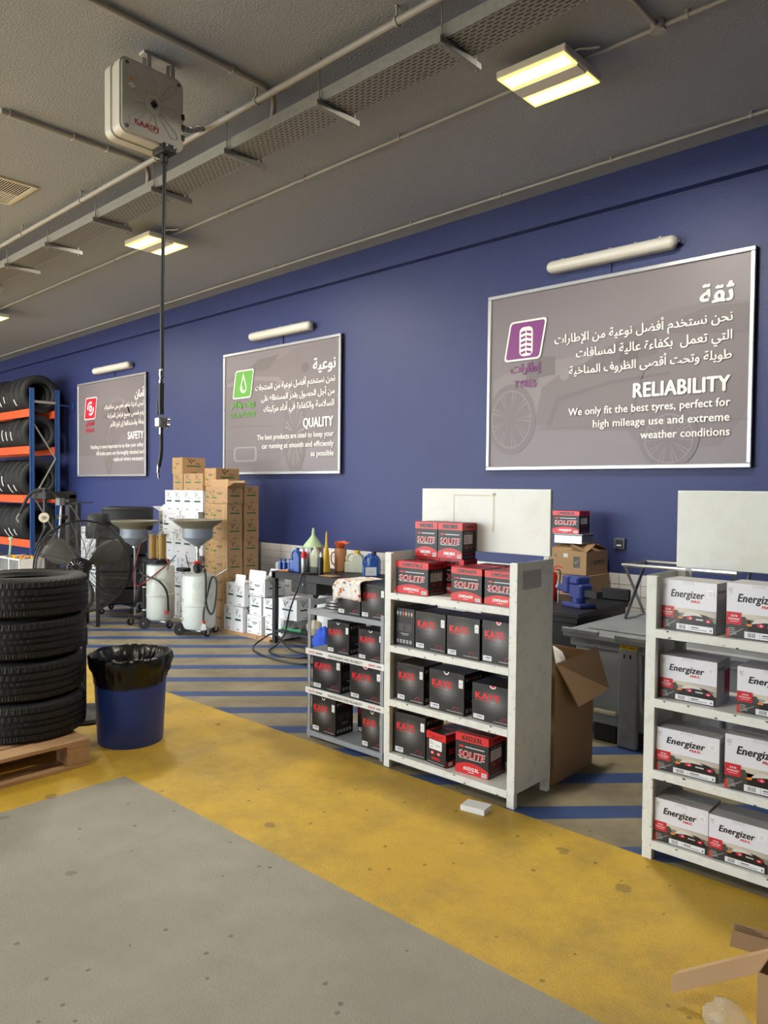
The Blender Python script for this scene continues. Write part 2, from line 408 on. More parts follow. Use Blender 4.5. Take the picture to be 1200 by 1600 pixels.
# ------------------------------------------------------------------ the setting
WALL_Y = 6.0
def zc(x): return 4.27 + 0.0165 * x
struct(MB().box(-19, 3.2, -4.0, 6.05, -0.1, 0).build('floor', M['floor']))
mb = MB(); xa, xb = -19, 3.2
mb.add([(xa, -4.2, zc(xa)), (xb, -4.2, zc(xb)), (xb, 6.1, zc(xb)), (xa, 6.1, zc(xa)), (xa, -4.2, 4.6), (xb, -4.2, 4.6), (xb, 6.1, 4.6), (xa, 6.1, 4.6)],
       [(0, 1, 2, 3), (4, 7, 6, 5), (0, 4, 5, 1), (1, 5, 6, 2), (2, 6, 7, 3), (3, 7, 4, 0)])
struct(mb.build('ceiling', M['ceil']))
struct(MB().box(-19, 3.2, 6.0, 6.2, 0, 4.4).build('wall_back', M['blue_wall']))
mb = MB()   # downstand band at the top of the wall
zb = lambda x: 3.975 + 0.0103 * x
mb.add([(xa, 5.92, zb(xa)), (xb, 5.92, zb(xb)), (xb, 6.0, zb(xb)), (xa, 6.0, zb(xa)), (xa, 5.92, 4.4), (xb, 5.92, 4.4), (xb, 6.0, 4.4), (xa, 6.0, 4.4)],
       [(0, 1, 2, 3), (4, 7, 6, 5), (0, 4, 5, 1), (1, 5, 6, 2), (2, 6, 7, 3), (3, 7, 4, 0)])
struct(mb.build('trim_1', M['blue_wall']))
struct(MB().box(3.0, 3.2, -4.2, 6.0, 0, 4.5).build('wall_right', M['blue_wall']))
struct(MB().box(-19.2, -19, -4.2, 6.0, 0, 4.5).build('wall_left', M['pale_wall']))
fw = MB().box(-19, 3.2, -4.2, -4.0, 3.7, 4.5)
for px in (-19, -13.6, -8.2): fw.box(px, px + 0.6, -4.2, -4.0, 0, 3.7)
fw.box(-4.2, 3.2, -4.2, -4.0, 0, 3.7)  # unseen stretch, closed off to keep light from right-facing sides
struct(fw.build('wall_front', M['blue_wall']))
struct(MB().box(-45, 30, -40, -4.0, -0.12, -0.02).build('floor_outside', M['asphalt']))

# tiled dado: one backing, each tile an object of its own
dado = struct(MB().box(-7.6, -1.2, 5.988, 6.0, 0.0, 0.915).build('trim_2', M['grout']))
tile_me = None; TW, TH = 0.19, 0.0915
k = 0
for i in range(32):
    for j in range(9):
        if tile_me is None:
            o = MB().box(0.002, TW - 0.002, -0.006, 0.0, 0.002, TH - 0.002).build('tile', M['tile'], dado, bevel=0.001); tile_me = o.data
        else: o = link('tile', tile_me, dado)
        o.location = (-7.55 + i * TW, 5.988, 0.092 + j * TH)

# ------------------------------------------------------------------ ceiling services
def run_pipe(name, label, cat, y, r, drop, x0, x1, clamps, mt, group=None):
    t = thing(name, label, cat, ((x0 + x1) / 2, y, zc((x0 + x1) / 2)), group=group)
    ox, oz = (x0 + x1) / 2, zc((x0 + x1) / 2)
    MB().cyl((x0 - ox, 0, zc(x0) - drop - oz), (x1 - ox, 0, zc(x1) - drop - oz), r, 12).build('pipe', mt, t, smooth=True)
    for x in clamps:
        c = MB(); z = zc(x) - oz - drop; x -= ox
        c.cyl((x - 0.01, 0, z), (x + 0.01, 0, z), r + 0.006, 12)
        c.box(x - 0.006, x + 0.006, -0.005, 0.005, z + r, z + drop + 0.0)
        c.cyl((x, 0, z + drop - 0.012), (x, 0, z + drop + 0.001), 0.012, 8)
        c.build('clamp', mt, t)
    return t
run_pipe('wall_side_conduit', 'thin grey conduit on the ceiling nearest the blue wall', 'conduit', 5.64, 0.0125, 0.03, -18.9, 2.9, [-14.1 + 1.03 * i for i in range(15)], M['pipe'])
run_pipe('lamp_conduit', 'thin grey conduit on the ceiling joining the square lamps', 'conduit', 4.235, 0.013, 0.03, -18.9, 2.9, [-13.2 + 1.05 * i for i in range(14)], M['pipe'])
run_pipe('air_pipe', 'thicker grey air pipe on the ceiling feeding the hose reel', 'pipe', 3.13, 0.021, 0.085, -18.9, 2.9, [-8.9 + 1.22 * i for i in range(9)], M['pipe'])
def cross(label, x, y0, y1, tail):
    t = thing('cross_conduit', label, 'conduit', (x, y1, zc(x)))
    pts = [(0, y0 - y1, -0.024), (0, -0.1, -0.024)] + tail
    MB().tube([pts[0]] + bez(pts[1:], 6), 0.019, 12).build('pipe', M['pipe'], t, smooth=True)
    for yy in (y0 - y1 + 0.06, (y0 - y1) * 0.5, -0.25): MB().box(-0.026, 0.026, yy - 0.008, yy + 0.008, -0.047, 0.0).build('clamp', M['pipe'], t)
cross('bent grey conduit crossing the ceiling behind the hose reel, nearest the top edge', -3.93, 0.4, 3.12, [(-0.01, 0.06, -0.03), (-0.06, 0.13, -0.08), (-0.09, 0.14, -0.16)])
cross('bent grey conduit crossing the ceiling beside the air vent', -5.5, 2.1, 3.12, [(-0.01, 0.06, -0.03), (-0.06, 0.13, -0.08), (-0.09, 0.14, -0.17)])
t = thing('cross_conduit', 'short grey conduit meeting the lamp conduit in a round junction box', 'conduit', (-1.81, 4.2, zc(-1.81)))
MB().cyl((0, -2.0, -0.03), (0, 0, -0.03), 0.016, 12).build('pipe', M['pipe'], t, smooth=True)
MB().cyl((0, 0.03, -0.055), (0, 0.03, 0), 0.042, 16).build('junction_box', M['pipe'], t, smooth=True)

# cable tray with strut hangers
def tray_material():
    m = mat('perforated_galvanised_steel', (150, 147, 138), 0.5, 0.35, var=0.22, vscale=35)
    nt = m.node_tree; N = nt.nodes; L = nt.links; b = N['Principled BSDF']; src = b.inputs['Base Color'].links[0].from_socket
    tc = N.new('ShaderNodeTexCoord'); br = N.new('ShaderNodeTexBrick'); mp = N.new('ShaderNodeMapping'); mp.inputs['Scale'].default_value = (1, 1, 1)
    L.new(tc.outputs['Object'], mp.inputs[0]); L.new(mp.outputs[0], br.inputs['Vector'])
    br.inputs['Scale'].default_value = 1.0; br.inputs['Brick Width'].default_value = 0.05; br.inputs['Row Height'].default_value = 0.025; br.inputs['Mortar Size'].default_value = 0.0085
    br.inputs['Color1'].default_value = (1, 1, 1, 1); br.inputs['Color2'].default_value = (1, 1, 1, 1); br.inputs['Mortar'].default_value = (0, 0, 0, 1)
    mx = N.new('ShaderNodeMix'); mx.data_type = 'RGBA'; L.new(br.outputs['Color'], mx.inputs[0]); L.new(src, mx.inputs[6]); mx.inputs[7].default_value = (*lin((45, 42, 38)), 1)
    L.new(mx.outputs[2], b.inputs['Base Color']); return m
PERF = tray_material()
tr = thing('cable_tray', 'long perforated galvanised cable tray hung under the ceiling', 'cable tray', (-6, 3.32, 4.0))
mb = MB()
def sb(mb, x0, x1, y0, y1, d0, d1):   # slab following the ceiling fall
    mb.add([(x0, y0, zc(x0 - 6) - 4.0 - d0), (x1, y0, zc(x1 - 6) - 4.0 - d0), (x1, y1, zc(x1 - 6) - 4.0 - d0), (x0, y1, zc(x0 - 6) - 4.0 - d0),
            (x0, y0, zc(x0 - 6) - 4.0 - d1), (x1, y0, zc(x1 - 6) - 4.0 - d1), (x1, y1, zc(x1 - 6) - 4.0 - d1), (x0, y1, zc(x0 - 6) - 4.0 - d1)],
           [(0, 3, 2, 1), (4, 5, 6, 7), (0, 1, 5, 4), (1, 2, 6, 5), (2, 3, 7, 6), (3, 0, 4, 7)])
sb(mb, -12.9, 8.9, -0.115, 0.115, 0.25, 0.247); mb.build('tray_floor', PERF, tr)
mb = MB(); sb(mb, -12.9, 8.9, -0.118, -0.115, 0.252, 0.175); mb.build('side_flange', M['galv'], tr)
mb = MB(); sb(mb, -12.9, 8.9, 0.115, 0.118, 0.252, 0.175); mb.build('side_flange', M['galv'], tr)
for i in range(13):
    x = -2.53 - 0.945 * i + 0.945; ox = x + 6; z = zc(x) - 4.0
    h = MB(); h.box(ox - 0.02, ox + 0.02, -0.17, 0.2, z - 0.295, z - 0.256)
    h.build('strut', M['galv'], tr, bevel=0.003)
    for yy in (-0.135, 0.165):
        MB().cyl((ox, yy, z - 0.31), (ox, yy, z + 0.0), 0.0045, 6).cyl((ox, yy, z - 0.25), (ox, yy, z - 0.235), 0.011, 6).cyl((ox, yy, z - 0.01), (ox, yy, z), 0.014, 8).build('threaded_rod', M['galv'], tr)
br = thing('cable_tray', 'short branch of perforated cable tray meeting the long tray', 'cable tray', (-9.0, 2.6, 3.95))
MB().box(-0.1, 0.1, -1.0, 0.6, -0.082, -0.079).box(-0.103, -0.1, -1.0, 0.6, -0.082, -0.02).box(0.1, 0.103, -1.0, 0.6, -0.082, -0.02).build('tray_body', PERF, br)
MB().cyl((0, -0.5, -0.08), (0, -0.5, 0.171), 0.005, 6).build('threaded_rod', M['galv'], br)

# ceiling vent
v = thing('ceiling_vent', 'cream louvred air vent set in the ceiling', 'vent', (-6.94, 2.54, zc(-6.94)))
fr = MB()
for a in ((-0.3, 0.3, -0.3, -0.268), (-0.3, 0.3, 0.268, 0.3), (-0.3, -0.268, -0.268, 0.268), (0.268, 0.3, -0.268, 0.268)): fr.box(*a, -0.012, 0.004)
fr.build('frame', M['beige'], v); MB().box(-0.268, 0.268, -0.268, 0.268, -0.0005, 0.004).build('backing', M['dark'], v)
sl = None
for i in range(26):
    if sl is None: o = MB().box(-0.266, 0.266, -0.005, 0.005, -0.002, 0.001, T(0, 0, 0, 0, rad(25))).build('slat', M['beige'], v); sl = o.data
    else: o = link('slat', sl, v)
    o.location = (0, -0.258 + i * 0.0206, -0.006)

# square twin-strip ceiling lamps
def make_highbay():
    t = thing('ceiling_lamp', '', 'lamp')
    MB().box(-0.235, 0.235, -0.22, 0.22, 0.012, 0.06).build('housing', M['lamp_body'], t, bevel=0.006)
    MB().box(-0.22, 0.22, -0.055, 0.055, 0.0, 0.012).build('centre_plate', M['lamp_body'], t)
    for s in (-1, 1):
        rf = MB().box(-0.225, 0.225, s * 0.14 - 0.078, s * 0.14 + 0.078, 0.006, 0.0125).build('glow_rim', M['led_rim'], t)
        MB().box(-0.205, 0.205, s * 0.14 - 0.045, s * 0.14 + 0.045, 0.002, 0.0062).build('light_strip', M['led'], rf)
    MB().box(-0.09, 0.09, -0.06, 0.06, 0.06, 0.1).build('driver_box', M['lamp_body'], t, bevel=0.004)
    h = MB()
    for s in (-1, 1): h.cyl((s * 0.07, 0, 0.1), (s * 0.07, 0, 0.153), 0.006, 8)
    h.build('hanger', M['galv'], t)
    MB().tube(bez([(0.09, 0, 0.08), (0.18, 0, 0.125), (0.26, 0.02, 0.115), (0.3, 0.06, 0.125)], 6), 0.006, 6).build('cable', M['lamp_body'], t)
    return t
hb = make_highbay()
for i, lab in enumerate(['glowing twin-strip ceiling lamp above the tyre poster, the largest in view', 'glowing twin-strip ceiling lamp behind the hanging black hose', 'glowing twin-strip ceiling lamp at the left edge of the picture']):
    x = -2.44 - i * 4.45
    put(hb, (x, 4.12, zc(x) - 0.15), 0, lab, 'square ceiling lamps')
for k_, (x, e) in enumerate(((-2.44, 52), (-6.89, 52), (-11.34, 52))):
    ld = bpy.data.lights.new('lamp_light', 'AREA'); ld.shape = 'RECTANGLE'; ld.size = 0.42; ld.size_y = 0.36; ld.energy = e; ld.color = (1, 0.94, 0.82)
    lo = bpy.data.objects.new('lamp_light', ld); COL.objects.link(lo); lo.location = (x, 4.12, zc(x) - 0.153)
    added_light = lo.copy(); COL.objects.link(added_light); added_light.location = (x, -0.6, zc(x) - 0.153)  # unseen second row, added to brighten the room
    put(hb, (x, -0.6, zc(x) - 0.15), 0, 'added unseen twin-strip ceiling lamp nearer the door, ' + ('right', 'middle', 'left')[k_], 'square ceiling lamps')

# wall battens (off) above the posters
def make_batten():
    t = thing('wall_batten_lamp', '', 'lamp')
    n = 14; b = MB()
    prof = []
    for k in range(9): prof.append((0.052 * math.sin(PI / 2 * k / 8), -0.052 * math.cos(PI / 2 * k / 8)))
    L_ = 1.15
    pts = [(-L_ / 2 + 0.052 + p, 0, 0) if False else None for p in ()]
    vs = [(r, z - L_ / 2 + 0.052) for r, z in prof] + [(r, -z + L_ / 2 - 0.052) for r, z in reversed(prof)]
    b.lathe(vs, n=20, M=Matrix.Rotation(PI / 2, 4, 'Y')); b.build('diffuser', M['batten'], t, smooth=True)
    MB().box(-0.54, 0.54, 0.02, 0.07, -0.045, 0.045).build('base', M['lamp_body'], t, bevel=0.01)
    for x in (-0.42, -0.2, 0.02, 0.24, 0.44): MB().box(x - 0.012, x + 0.012, -0.02, 0.03, 0.045, 0.056).build('clip', M['steel'], t)
    MB().cyl((0.57, 0.01, 0), (0.592, 0.01, 0), 0.012, 10).build('gland', M['switch'], t)
    MB().box(-0.012, -0.004, 0.055, 0.07, -0.16, -0.04).build('cable', M['blue_wall'], t)
    return t
bt = make_batten()
for x, z, lab in ((-2.92, 3.553, 'unlit white tube lamp on the wall above the tyre poster'), (-7.15, 3.485, 'unlit white tube lamp on the wall above the oil and filters poster'), (-11.24, 3.453, 'unlit white tube lamp on the wall above the brake safety poster')):
    put(bt, (x, 5.93, z), 0, lab, 'unlit tube lamps on the blue wall')

# ------------------------------------------------------------------ posters
def poster(name, label, x0, x1, z0, z1, draw):
    t = thing(name, label, 'poster', (x0, 5.965, z0))
    w, h = x1 - x0, z1 - z0
    MB().box(0, w, 0, 0.034, 0, h).build('panel', M['poster'], t)
    f = 0.035
    for i, a in enumerate(((0, w, 0, f), (0, w, h - f, h))):
        MB().box(a[0], a[1], -0.018, 0.03, a[2], a[3]).build('frame_rail', M['alu'], t, bevel=0.005)
    for a in ((0, f), (w - f, w)):
        MB().box(a[0], a[1], -0.017, 0.03, f, h - f).build('frame_rail', M['alu'], t, bevel=0.005)
    p = Print(0.0005, 0.0008); draw(p, lambda X: X - x0, lambda Z: Z - z0)
    p.build('print', (0, 0, 0), (1, 0, 0), (0, 0, 1), t)
    return t
WH = '#ece7e2'
def wheel(p, cx, cy, r, c, d, ky=1.0, n=10, kx=1.0):
    p.lay(); p.disc(cx, cy, r * kx, r * ky, d, 28); p.lay()
    p.ring(cx, cy, r * 0.78 * 1.0, r * 0.05, c, 28, ky=ky / kx) if kx == 1 else None
    p.lay(); p.disc(cx, cy, r * 0.76 * kx, r * 0.76 * ky, d, 24); p.lay()
    for k in range(n):
        a = 2 * PI * k / n
        for da in (-0.09, 0.09):
            p.z += 0.00003
            p.poly([(cx + kx * r * 0.1 * math.cos(a), cy + ky * r * 0.1 * math.sin(a)), (cx + kx * r * 0.8 * math.cos(a + da - 0.03), cy + ky * r * 0.8 * math.sin(a + da - 0.03)), (cx + kx * r * 0.8 * math.cos(a + da + 0.03), cy + ky * r * 0.8 * math.sin(a + da + 0.03))], c)
def d3(p, X, Z):
    # faint sports car seen from behind its door
    lt, dk, md, ld = '#857c7e', '#6e6567', '#766d6f', '#898181'
    p.poly([(X(-4.07), Z(2.62)), (X(-3.8), Z(2.72)), (X(-3.2), Z(2.76)), (X(-2.9), Z(2.80)), (X(-2.72), Z(2.94)), (X(-2.45), Z(3.03)), (X(-2.1), Z(3.06)), (X(-1.82), Z(3.02)), (X(-1.82), Z(2.2)), (X(-2.0), Z(1.95)), (X(-2.6), Z(1.92)), (X(-2.75), Z(2.1)), (X(-3.5), Z(2.14)), (X(-3.62), Z(2.2)), (X(-4.07), Z(2.2))], md); p.lay()
    p.poly([(X(-4.07), Z(2.62)), (X(-3.8), Z(2.72)), (X(-3.2), Z(2.76)), (X(-2.9), Z(2.80)), (X(-2.86), Z(2.74)), (X(-3.3), Z(2.66)), (X(-3.55), Z(2.52)), (X(-3.62), Z(2.2)), (X(-4.07), Z(2.2))], lt); p.lay()
    p.poly([(X(-3.26), Z(2.62)), (X(-2.85), Z(2.66)), (X(-2.5), Z(2.70)), (X(-2.5), Z(2.84)), (X(-2.62), Z(2.90)), (X(-2.85), Z(2.84)), (X(-3.05), Z(2.74))], dk)
    p.poly([(X(-2.42), Z(2.85)), (X(-1.82), Z(2.78)), (X(-1.82), Z(3.0)), (X(-2.1), Z(3.02)), (X(-2.32), Z(2.96))], dk); p.lay()
    p.poly([(X(-2.83), Z(2.66)), (X(-2.66), Z(2.68)), (X(-2.66), Z(2.83)), (X(-2.80), Z(2.80))], '#645b5d')
    p.disc(X(-3.33), Z(2.62), 0.05, 0.06, ld)
    p.poly([(X(-3.72), Z(2.60)), (X(-3.42), Z(2.62)), (X(-3.42), Z(2.78)), (X(-3.60), Z(2.80)), (X(-3.70), Z(2.74))], dk)
    p.poly([(X(-3.5), Z(2.18)), (X(-3.4), Z(2.42)), (X(-2.9), Z(2.52)), (X(-2.4), Z(2.55)), (X(-2.4), Z(2.53)), (X(-2.9), Z(2.49)), (X(-3.37), Z(2.38)), (X(-3.46), Z(2.17))], dk)
    p.poly([(X(-2.72), Z(2.20)), (X(-2.71), Z(2.20)), (X(-2.6), Z(2.6)), (X(-2.61), Z(2.6))], dk)
    p.rect(X(-4.07), Z(2.143), X(-1.82), Z(2.15), dk)
    wheel(p, X(-3.87), Z(2.25), 0.26, '#867d7f', '#736a6c', 1.25, 9)
    wheel(p, X(-2.40), Z(2.02), 0.24, '#867d7f', '#71696c', 1.0, 10)
    p.lay(); p.lay()
    p.ar('ثقة', X(-2.172), X(-1.93), Z(3.035), WH, 1.0, 0.006)
    p.ar('نحن نستخدم أفضل نوعية من الإطارات', X(-3.425), X(-1.932), Z(2.885), WH, 1.05, 0.002)
    p.ar('التي تعمل  بكفاءة عالية لمسافات', X(-3.215), X(-1.932), Z(2.745), WH, 1.05, 0.002)
    p.ar('طويلة وتحت أقصى الظروف المناخية', X(-3.278), X(-1.933), Z(2.603), WH, 1.05, 0.002)
    p.text('RELIABILITY', X(-2.698), X(-1.935), Z(2.365), 0.12, WH, 0.032)
    p.text('We only fit the best tyres, perfect for', X(-3.28), X(-1.933), Z(2.25), 0.066, WH, 0.02)
    p.text('high mileage use and extreme', X(-3.047), X(-1.935), Z(2.138), 0.066, WH, 0.02)
    p.text('weather conditions', X(-2.628), X(-1.933), Z(2.028), 0.066, WH, 0.02)
    icon(p, X(-3.95), Z(2.778), '#7d3179')
    p.rrect(X(-3.785), Z(2.815), X(-3.645), Z(3.078), 0.045, WH); p.lay()
    for k in range(5):
        zz = Z(2.835 + k * 0.045)
        for s in (-1, 1):
            c = X(-3.715); p.poly([(c + s * 0.006, zz + 0.03), (c + s * 0.006, zz + 0.008), (c + s * 0.055, zz - 0.012 + 0.01), (c + s * 0.055, zz + 0.018)] if s > 0 else [(c - 0.006, zz + 0.008), (c - 0.006, zz + 0.03), (c - 0.055, zz + 0.018), (c - 0.055, zz - 0.002)], '#7d3179')
    p.ar('إطارات', X(-3.875), X(-3.565), Z(2.672), '#7d3179', 1.0, 0.003)
    p.text('TYRES', X(-3.84), X(-3.605), Z(2.535), 0.068, '#7d3179', 0.015)
def icon(p, x, z, col):
    p.lay(); p.rrect(x, z, x + 0.385, z + 0.36, 0.035, WH, 0.18); p.lay(); p.rrect(x + 0.02, z + 0.017, x + 0.371, z + 0.343, 0.028, col, 0.18); p.lay()
def d2(p, X, Z):
    lt, dk, md, ld = '#847b7d', '#6c6365', '#766d6f', '#918989'
    p.poly([(X(-8.25), Z(3.0)), (X(-7.9), Z(3.12)), (X(-7.2), Z(3.16)), (X(-6.9), Z(3.26)), (X(-6.2), Z(3.28)), (X(-6.13), Z(2.3)), (X(-6.3), Z(2.1)), (X(-7.0), Z(2.05)), (X(-7.2), Z(1.9)), (X(-8.25), Z(1.85))], md); p.lay()
    p.poly([(X(-7.85), Z(3.06)), (X(-7.4), Z(3.06)), (X(-7.2), Z(3.22)), (X(-7.6), Z(3.2))], dk)
    p.poly([(X(-8.25), Z(2.95)), (X(-7.7), Z(3.0)), (X(-7.2), Z(2.95)), (X(-6.9), Z(2.7)), (X(-6.95), Z(2.68)), (X(-7.25), Z(2.9)), (X(-7.7), Z(2.95)), (X(-8.25), Z(2.9))], lt)
    p.disc(X(-6.72), Z(3.02), 0.07, 0.06, '#696061')
    p.poly([(X(-6.84), Z(2.5)), (X(-6.83), Z(2.5)), (X(-6.86), Z(3.2)), (X(-6.87), Z(3.2))], dk)
    for q in (2.08, 2.4): p.poly([(X(-8.25), Z(q)), (X(-7.3), Z(q - 0.04)), (X(-7.3), Z(q - 0.05)), (X(-8.25), Z(q - 0.012))], dk)
    p.lay(); p.rrect(X(-8.1), Z(1.93), X(-7.62), Z(2.12), 0.05, ld); p.lay(); p.rrect(X(-8.06), Z(1.95), X(-7.66), Z(2.10), 0.04, md)
    wheel(p, X(-6.9), Z(2.26), 0.34, '#928a8a', '#716869', 1.45, 11, 0.62)
    p.lay(); p.lay()
    p.ar('نوعية', X(-6.575), X(-6.202), Z(2.965), WH, 1.0, 0.005)
    p.ar('نحن نستخدم أفضل نوعية من المنتجات', X(-7.648), X(-6.21), Z(2.815), WH, 1.05, 0.002)
    p.ar('من أجل الحصول بقدر المستطاع على', X(-7.527), X(-6.215), Z(2.675), WH, 1.05, 0.002)
    p.ar('السلاسة والكفاءة في أداء مركبتك', X(-7.478), X(-6.218), Z(2.54), WH, 1.05, 0.002)
    p.text('QUALITY', X(-6.744), X(-6.232), Z(2.312), 0.115, WH, 0.03)
    p.text('The best products are used to keep your', X(-7.607), X(-6.222), Z(2.195), 0.066, WH, 0.012)
    p.text('car running as smooth and efficiently', X(-7.508), X(-6.221), Z(2.085), 0.066, WH, 0.012)
    p.text('as possible', X(-6.603), X(-6.22), Z(1.975), 0.066, WH, 0.012)
    icon(p, X(-8.12), Z(2.738), '#5ca236')
    cx, cz = X(-7.89), Z(2.87)
    dr = lambda k: [(cx + k * 0.066 * math.cos(a), cz + k * 0.066 * math.sin(a)) for a in [rad(-200 + 220 * i / 14) for i in range(15)]] + [(cx, cz + k * 0.19 - (1 - k) * 0.02)]
    p.poly(dr(1.0), WH); p.lay(); p.poly(dr(0.74), '#5ca236'); p.lay(); p.ring(cx, cz - 0.005, 0.022, 0.014, WH, 10, rad(120), rad(300))
    p.ar('زيوت وفلاتر', X(-8.15), X(-7.66), Z(2.635), '#5ca236', 1.0, 0.004)
    p.text('OIL & FILTERS', X(-8.16), X(-7.65), Z(2.5), 0.068, '#5ca236', 0.012)
def d1(p, X, Z):
    lt, dk, md, ld = '#847b7d', '#6c6365', '#766d6f', '#918989'
    p.poly([(X(-12.38), Z(2.75)), (X(-12.0), Z(2.85)), (X(-11.5), Z(2.92)), (X(-10.9), Z(2.92)), (X(-10.35), Z(2.75)), (X(-10.3), Z(2.45)), (X(-11.0), Z(2.4)), (X(-11.3), Z(2.1)), (X(-12.38), Z(2.1))], md); p.lay()
    p.poly([(X(-11.6), Z(2.7)), (X(-11.2), Z(2.88)), (X(-10.8), Z(2.88)), (X(-10.45), Z(2.65)), (X(-11.0), Z(2.6))], dk)
    p.ring(X(-11.1), Z(2.6), 0.36, 0.03, lt, 16, 0.2, 2.6)
    wheel(p, X(-11.38), Z(2.2), 0.28, '#928a8a', '#716869', 1.5, 10, 0.5)
    p.lay(); p.lay()
    p.ar('أمان', X(-10.58), X(-10.32), Z(2.95), WH, 1.0, 0.006)
    p.ar('ليس لدينا ماهو أهم من سلامتك', X(-11.52), X(-10.322), Z(2.825), WH, 1.05, 0.002)
    p.ar('يتم فحص جميع فرامل المركبة', X(-11.418), X(-10.322), Z(2.685), WH, 1.05, 0.002)
    p.ar('بدقة واستبدالها إن لزم الأمر', X(-11.34), X(-10.322), Z(2.545), WH, 1.05, 0.002)
    p.text('SAFETY', X(-10.79), X(-10.323), Z(2.325), 0.118, WH, 0.03)
    p.text('Nothing is more important to us than your safety', X(-11.976), X(-10.323), Z(2.205), 0.066, WH, 0.012)
    p.text('All brake parts are thoroughly checked and', X(-11.79), X(-10.323), Z(2.098), 0.066, WH, 0.012)
    p.text('replaced where necessary', X(-11.23), X(-10.323), Z(1.998), 0.066, WH, 0.012)
    icon(p, X(-12.205), Z(2.69), '#c22038')
    cx, cz = X(-11.98), Z(2.87)
    p.disc(cx, cz, 0.055, 0.055, WH); p.ring(cx, cz, 0.082, 0.032, WH, 12, rad(60), rad(190)); p.ring(cx, cz, 0.082, 0.032, WH, 12, rad(240), rad(370)); p.lay(); p.disc(cx, cz, 0.022, 0.022, '#c22038')
    p.ar('فرامل', X(-12.14), X(-11.87), Z(2.60), '#c22038', 0.9, 0.004)
    p.text('BRAKES', X(-12.14), X(-11.86), Z(2.485), 0.066, '#c22038', 0.012)
poster('wall_poster', 'large grey framed poster with purple tyre badge and word RELIABILITY', -4.135, -1.778, 1.782, 3.408, d3)
poster('wall_poster', 'grey framed poster with green oil drop badge and word QUALITY', -8.32, -6.11, 1.765, 3.335, d2)
poster('wall_poster', 'grey framed poster with red brake badge and word SAFETY', -12.44, -10.258, 1.755, 3.305, d1)

# wall socket
t = thing('wall_socket', 'small grey square switch on the blue wall', 'switch', (-2.80, 5.985, 1.163))
MB().box(-0.047, 0.047, -0.012, 0.015, -0.045, 0.045).build('plate', M['switch'], t, bevel=0.004)
MB().box(-0.032, 0.032, -0.018, -0.012, -0.032, 0.032).build('rocker', M['black_plastic'], t, bevel=0.003)
MB().box(-0.02, 0.02, -0.0195, -0.018, -0.02, -0.008).build('label_strip', M['foam'], t)

# ------------------------------------------------------------------ hose reel
t = thing('hose_reel', 'square off-white hose reel case hung from the ceiling', 'hose reel', (-4.10, 2.43, 3.86))
def rr(w, h, r, n=6):
    pts = []
    for cx, cy, a0 in ((w / 2 - r, -h / 2 + r, -PI / 2), (w / 2 - r, h / 2 - r, 0), (-w / 2 + r, h / 2 - r, PI / 2), (-w / 2 + r, -h / 2 + r, PI)):
        for k in range(n + 1):
            a = a0 + k * PI / 2 / n; pts.append((cx + r * math.cos(a), cy + r * math.sin(a)))
    return pts
RM = Matrix(((0, 0, 1, 0), (1, 0, 0, 0), (0, 1, 0, 0), (0, 0, 0, 1)))   # xy outline -> YZ plane, extruded along +X
def shell(x0, x1, w, h, r, name, bev):
    b = MB(); b.prism(rr(w, h, r), x1 - x0, Matrix.Translation((x0, 0, 0)) @ RM); o = b.build(name, M['reel'], t, smooth=False)
    bm = bmesh.new(); bm.from_mesh(o.data)
    ed = [e for e in bm.edges if abs(e.verts[0].co.x - e.verts[1].co.x) < 1e-5 and max(e.verts[0].co.x, e.verts[1].co.x) > (x1 - 1e-4 if bev > 0 else -9)]
    bmesh.ops.bevel(bm, geom=ed, offset=abs(bev), segments=3, affect='EDGES'); bm.to_mesh(o.data); bm.free(); o.data.shade_smooth(); o.data.set_sharp_from_angle(angle=0.7); return o
shell(-0.085, 0.0, 0.42, 0.435, 0.05, 'front_shell', 0.012)
shell(-0.105, -0.088, 0.405, 0.42, 0.045, 'middle_band', 0.001)
shell(-0.19, -0.108, 0.42, 0.435, 0.05, 'rear_shell', -0.008)
cc = MB(); cc.lathe([(0.055, 0), (0.055, 0.006), (0.04, 0.012), (0.03, 0.012), (0.03, 0.006)], n=24, M=T(0.0, 0, 0, 0, 0, PI / 2)); cc.build('hub_ring', M['reel'], t, smooth=True)
MB().cyl((0.004, 0, 0), (0.011, 0, 0), 0.024, 4).build('hub_bolt', M['black_metal'], t)
for k in range(8):
    a = k * PI / 4 + PI / 8 * 0.2
    ln = 0.235 if k % 2 else 0.15
    a = k * PI / 4
    dx, dy = math.cos(a), math.sin(a); sx, sy = -dy, dx
    ln = 0.225 if k % 2 else 0.16
    pts = [(0.004, dx * 0.06 + sx * 0.008, dy * 0.06 + sy * 0.008), (0.004, dx * (ln - 0.03) + sx * 0.026, dy * (ln - 0.03) + sy * 0.026), (0.004, dx * ln, dy * ln) if k % 2 == 0 else (0.004, dx * ln * 0.98 + sx * 0.008, dy * ln * 0.98 + sy * 0.008), (0.004, dx * (ln - 0.03) - sx * 0.026, dy * (ln - 0.03) - sy * 0.026), (0.004, dx * 0.06 - sx * 0.008, dy * 0.06 - sy * 0.008)]
    MB().tube([(0.0015, p[1], p[2]) for p in pts], 0.0032, 6, closed=False).build('moulded_rib', M['reel'], t, smooth=True)
for y, z in ((-0.17, 0.18), (0.17, 0.18), (-0.17, -0.18)): MB().cyl((0, y, z), (0.006, y, z), 0.011, 12).build('corner_screw', M['switch'], t)
for z in (-0.035, -0.095, 0.03): MB().box(-0.03, 0.0025, 0.19, 0.2115, z - 0.016 - 0.03, z + 0.016 - 0.03).build('vent_slot', M['black_plastic'], t)
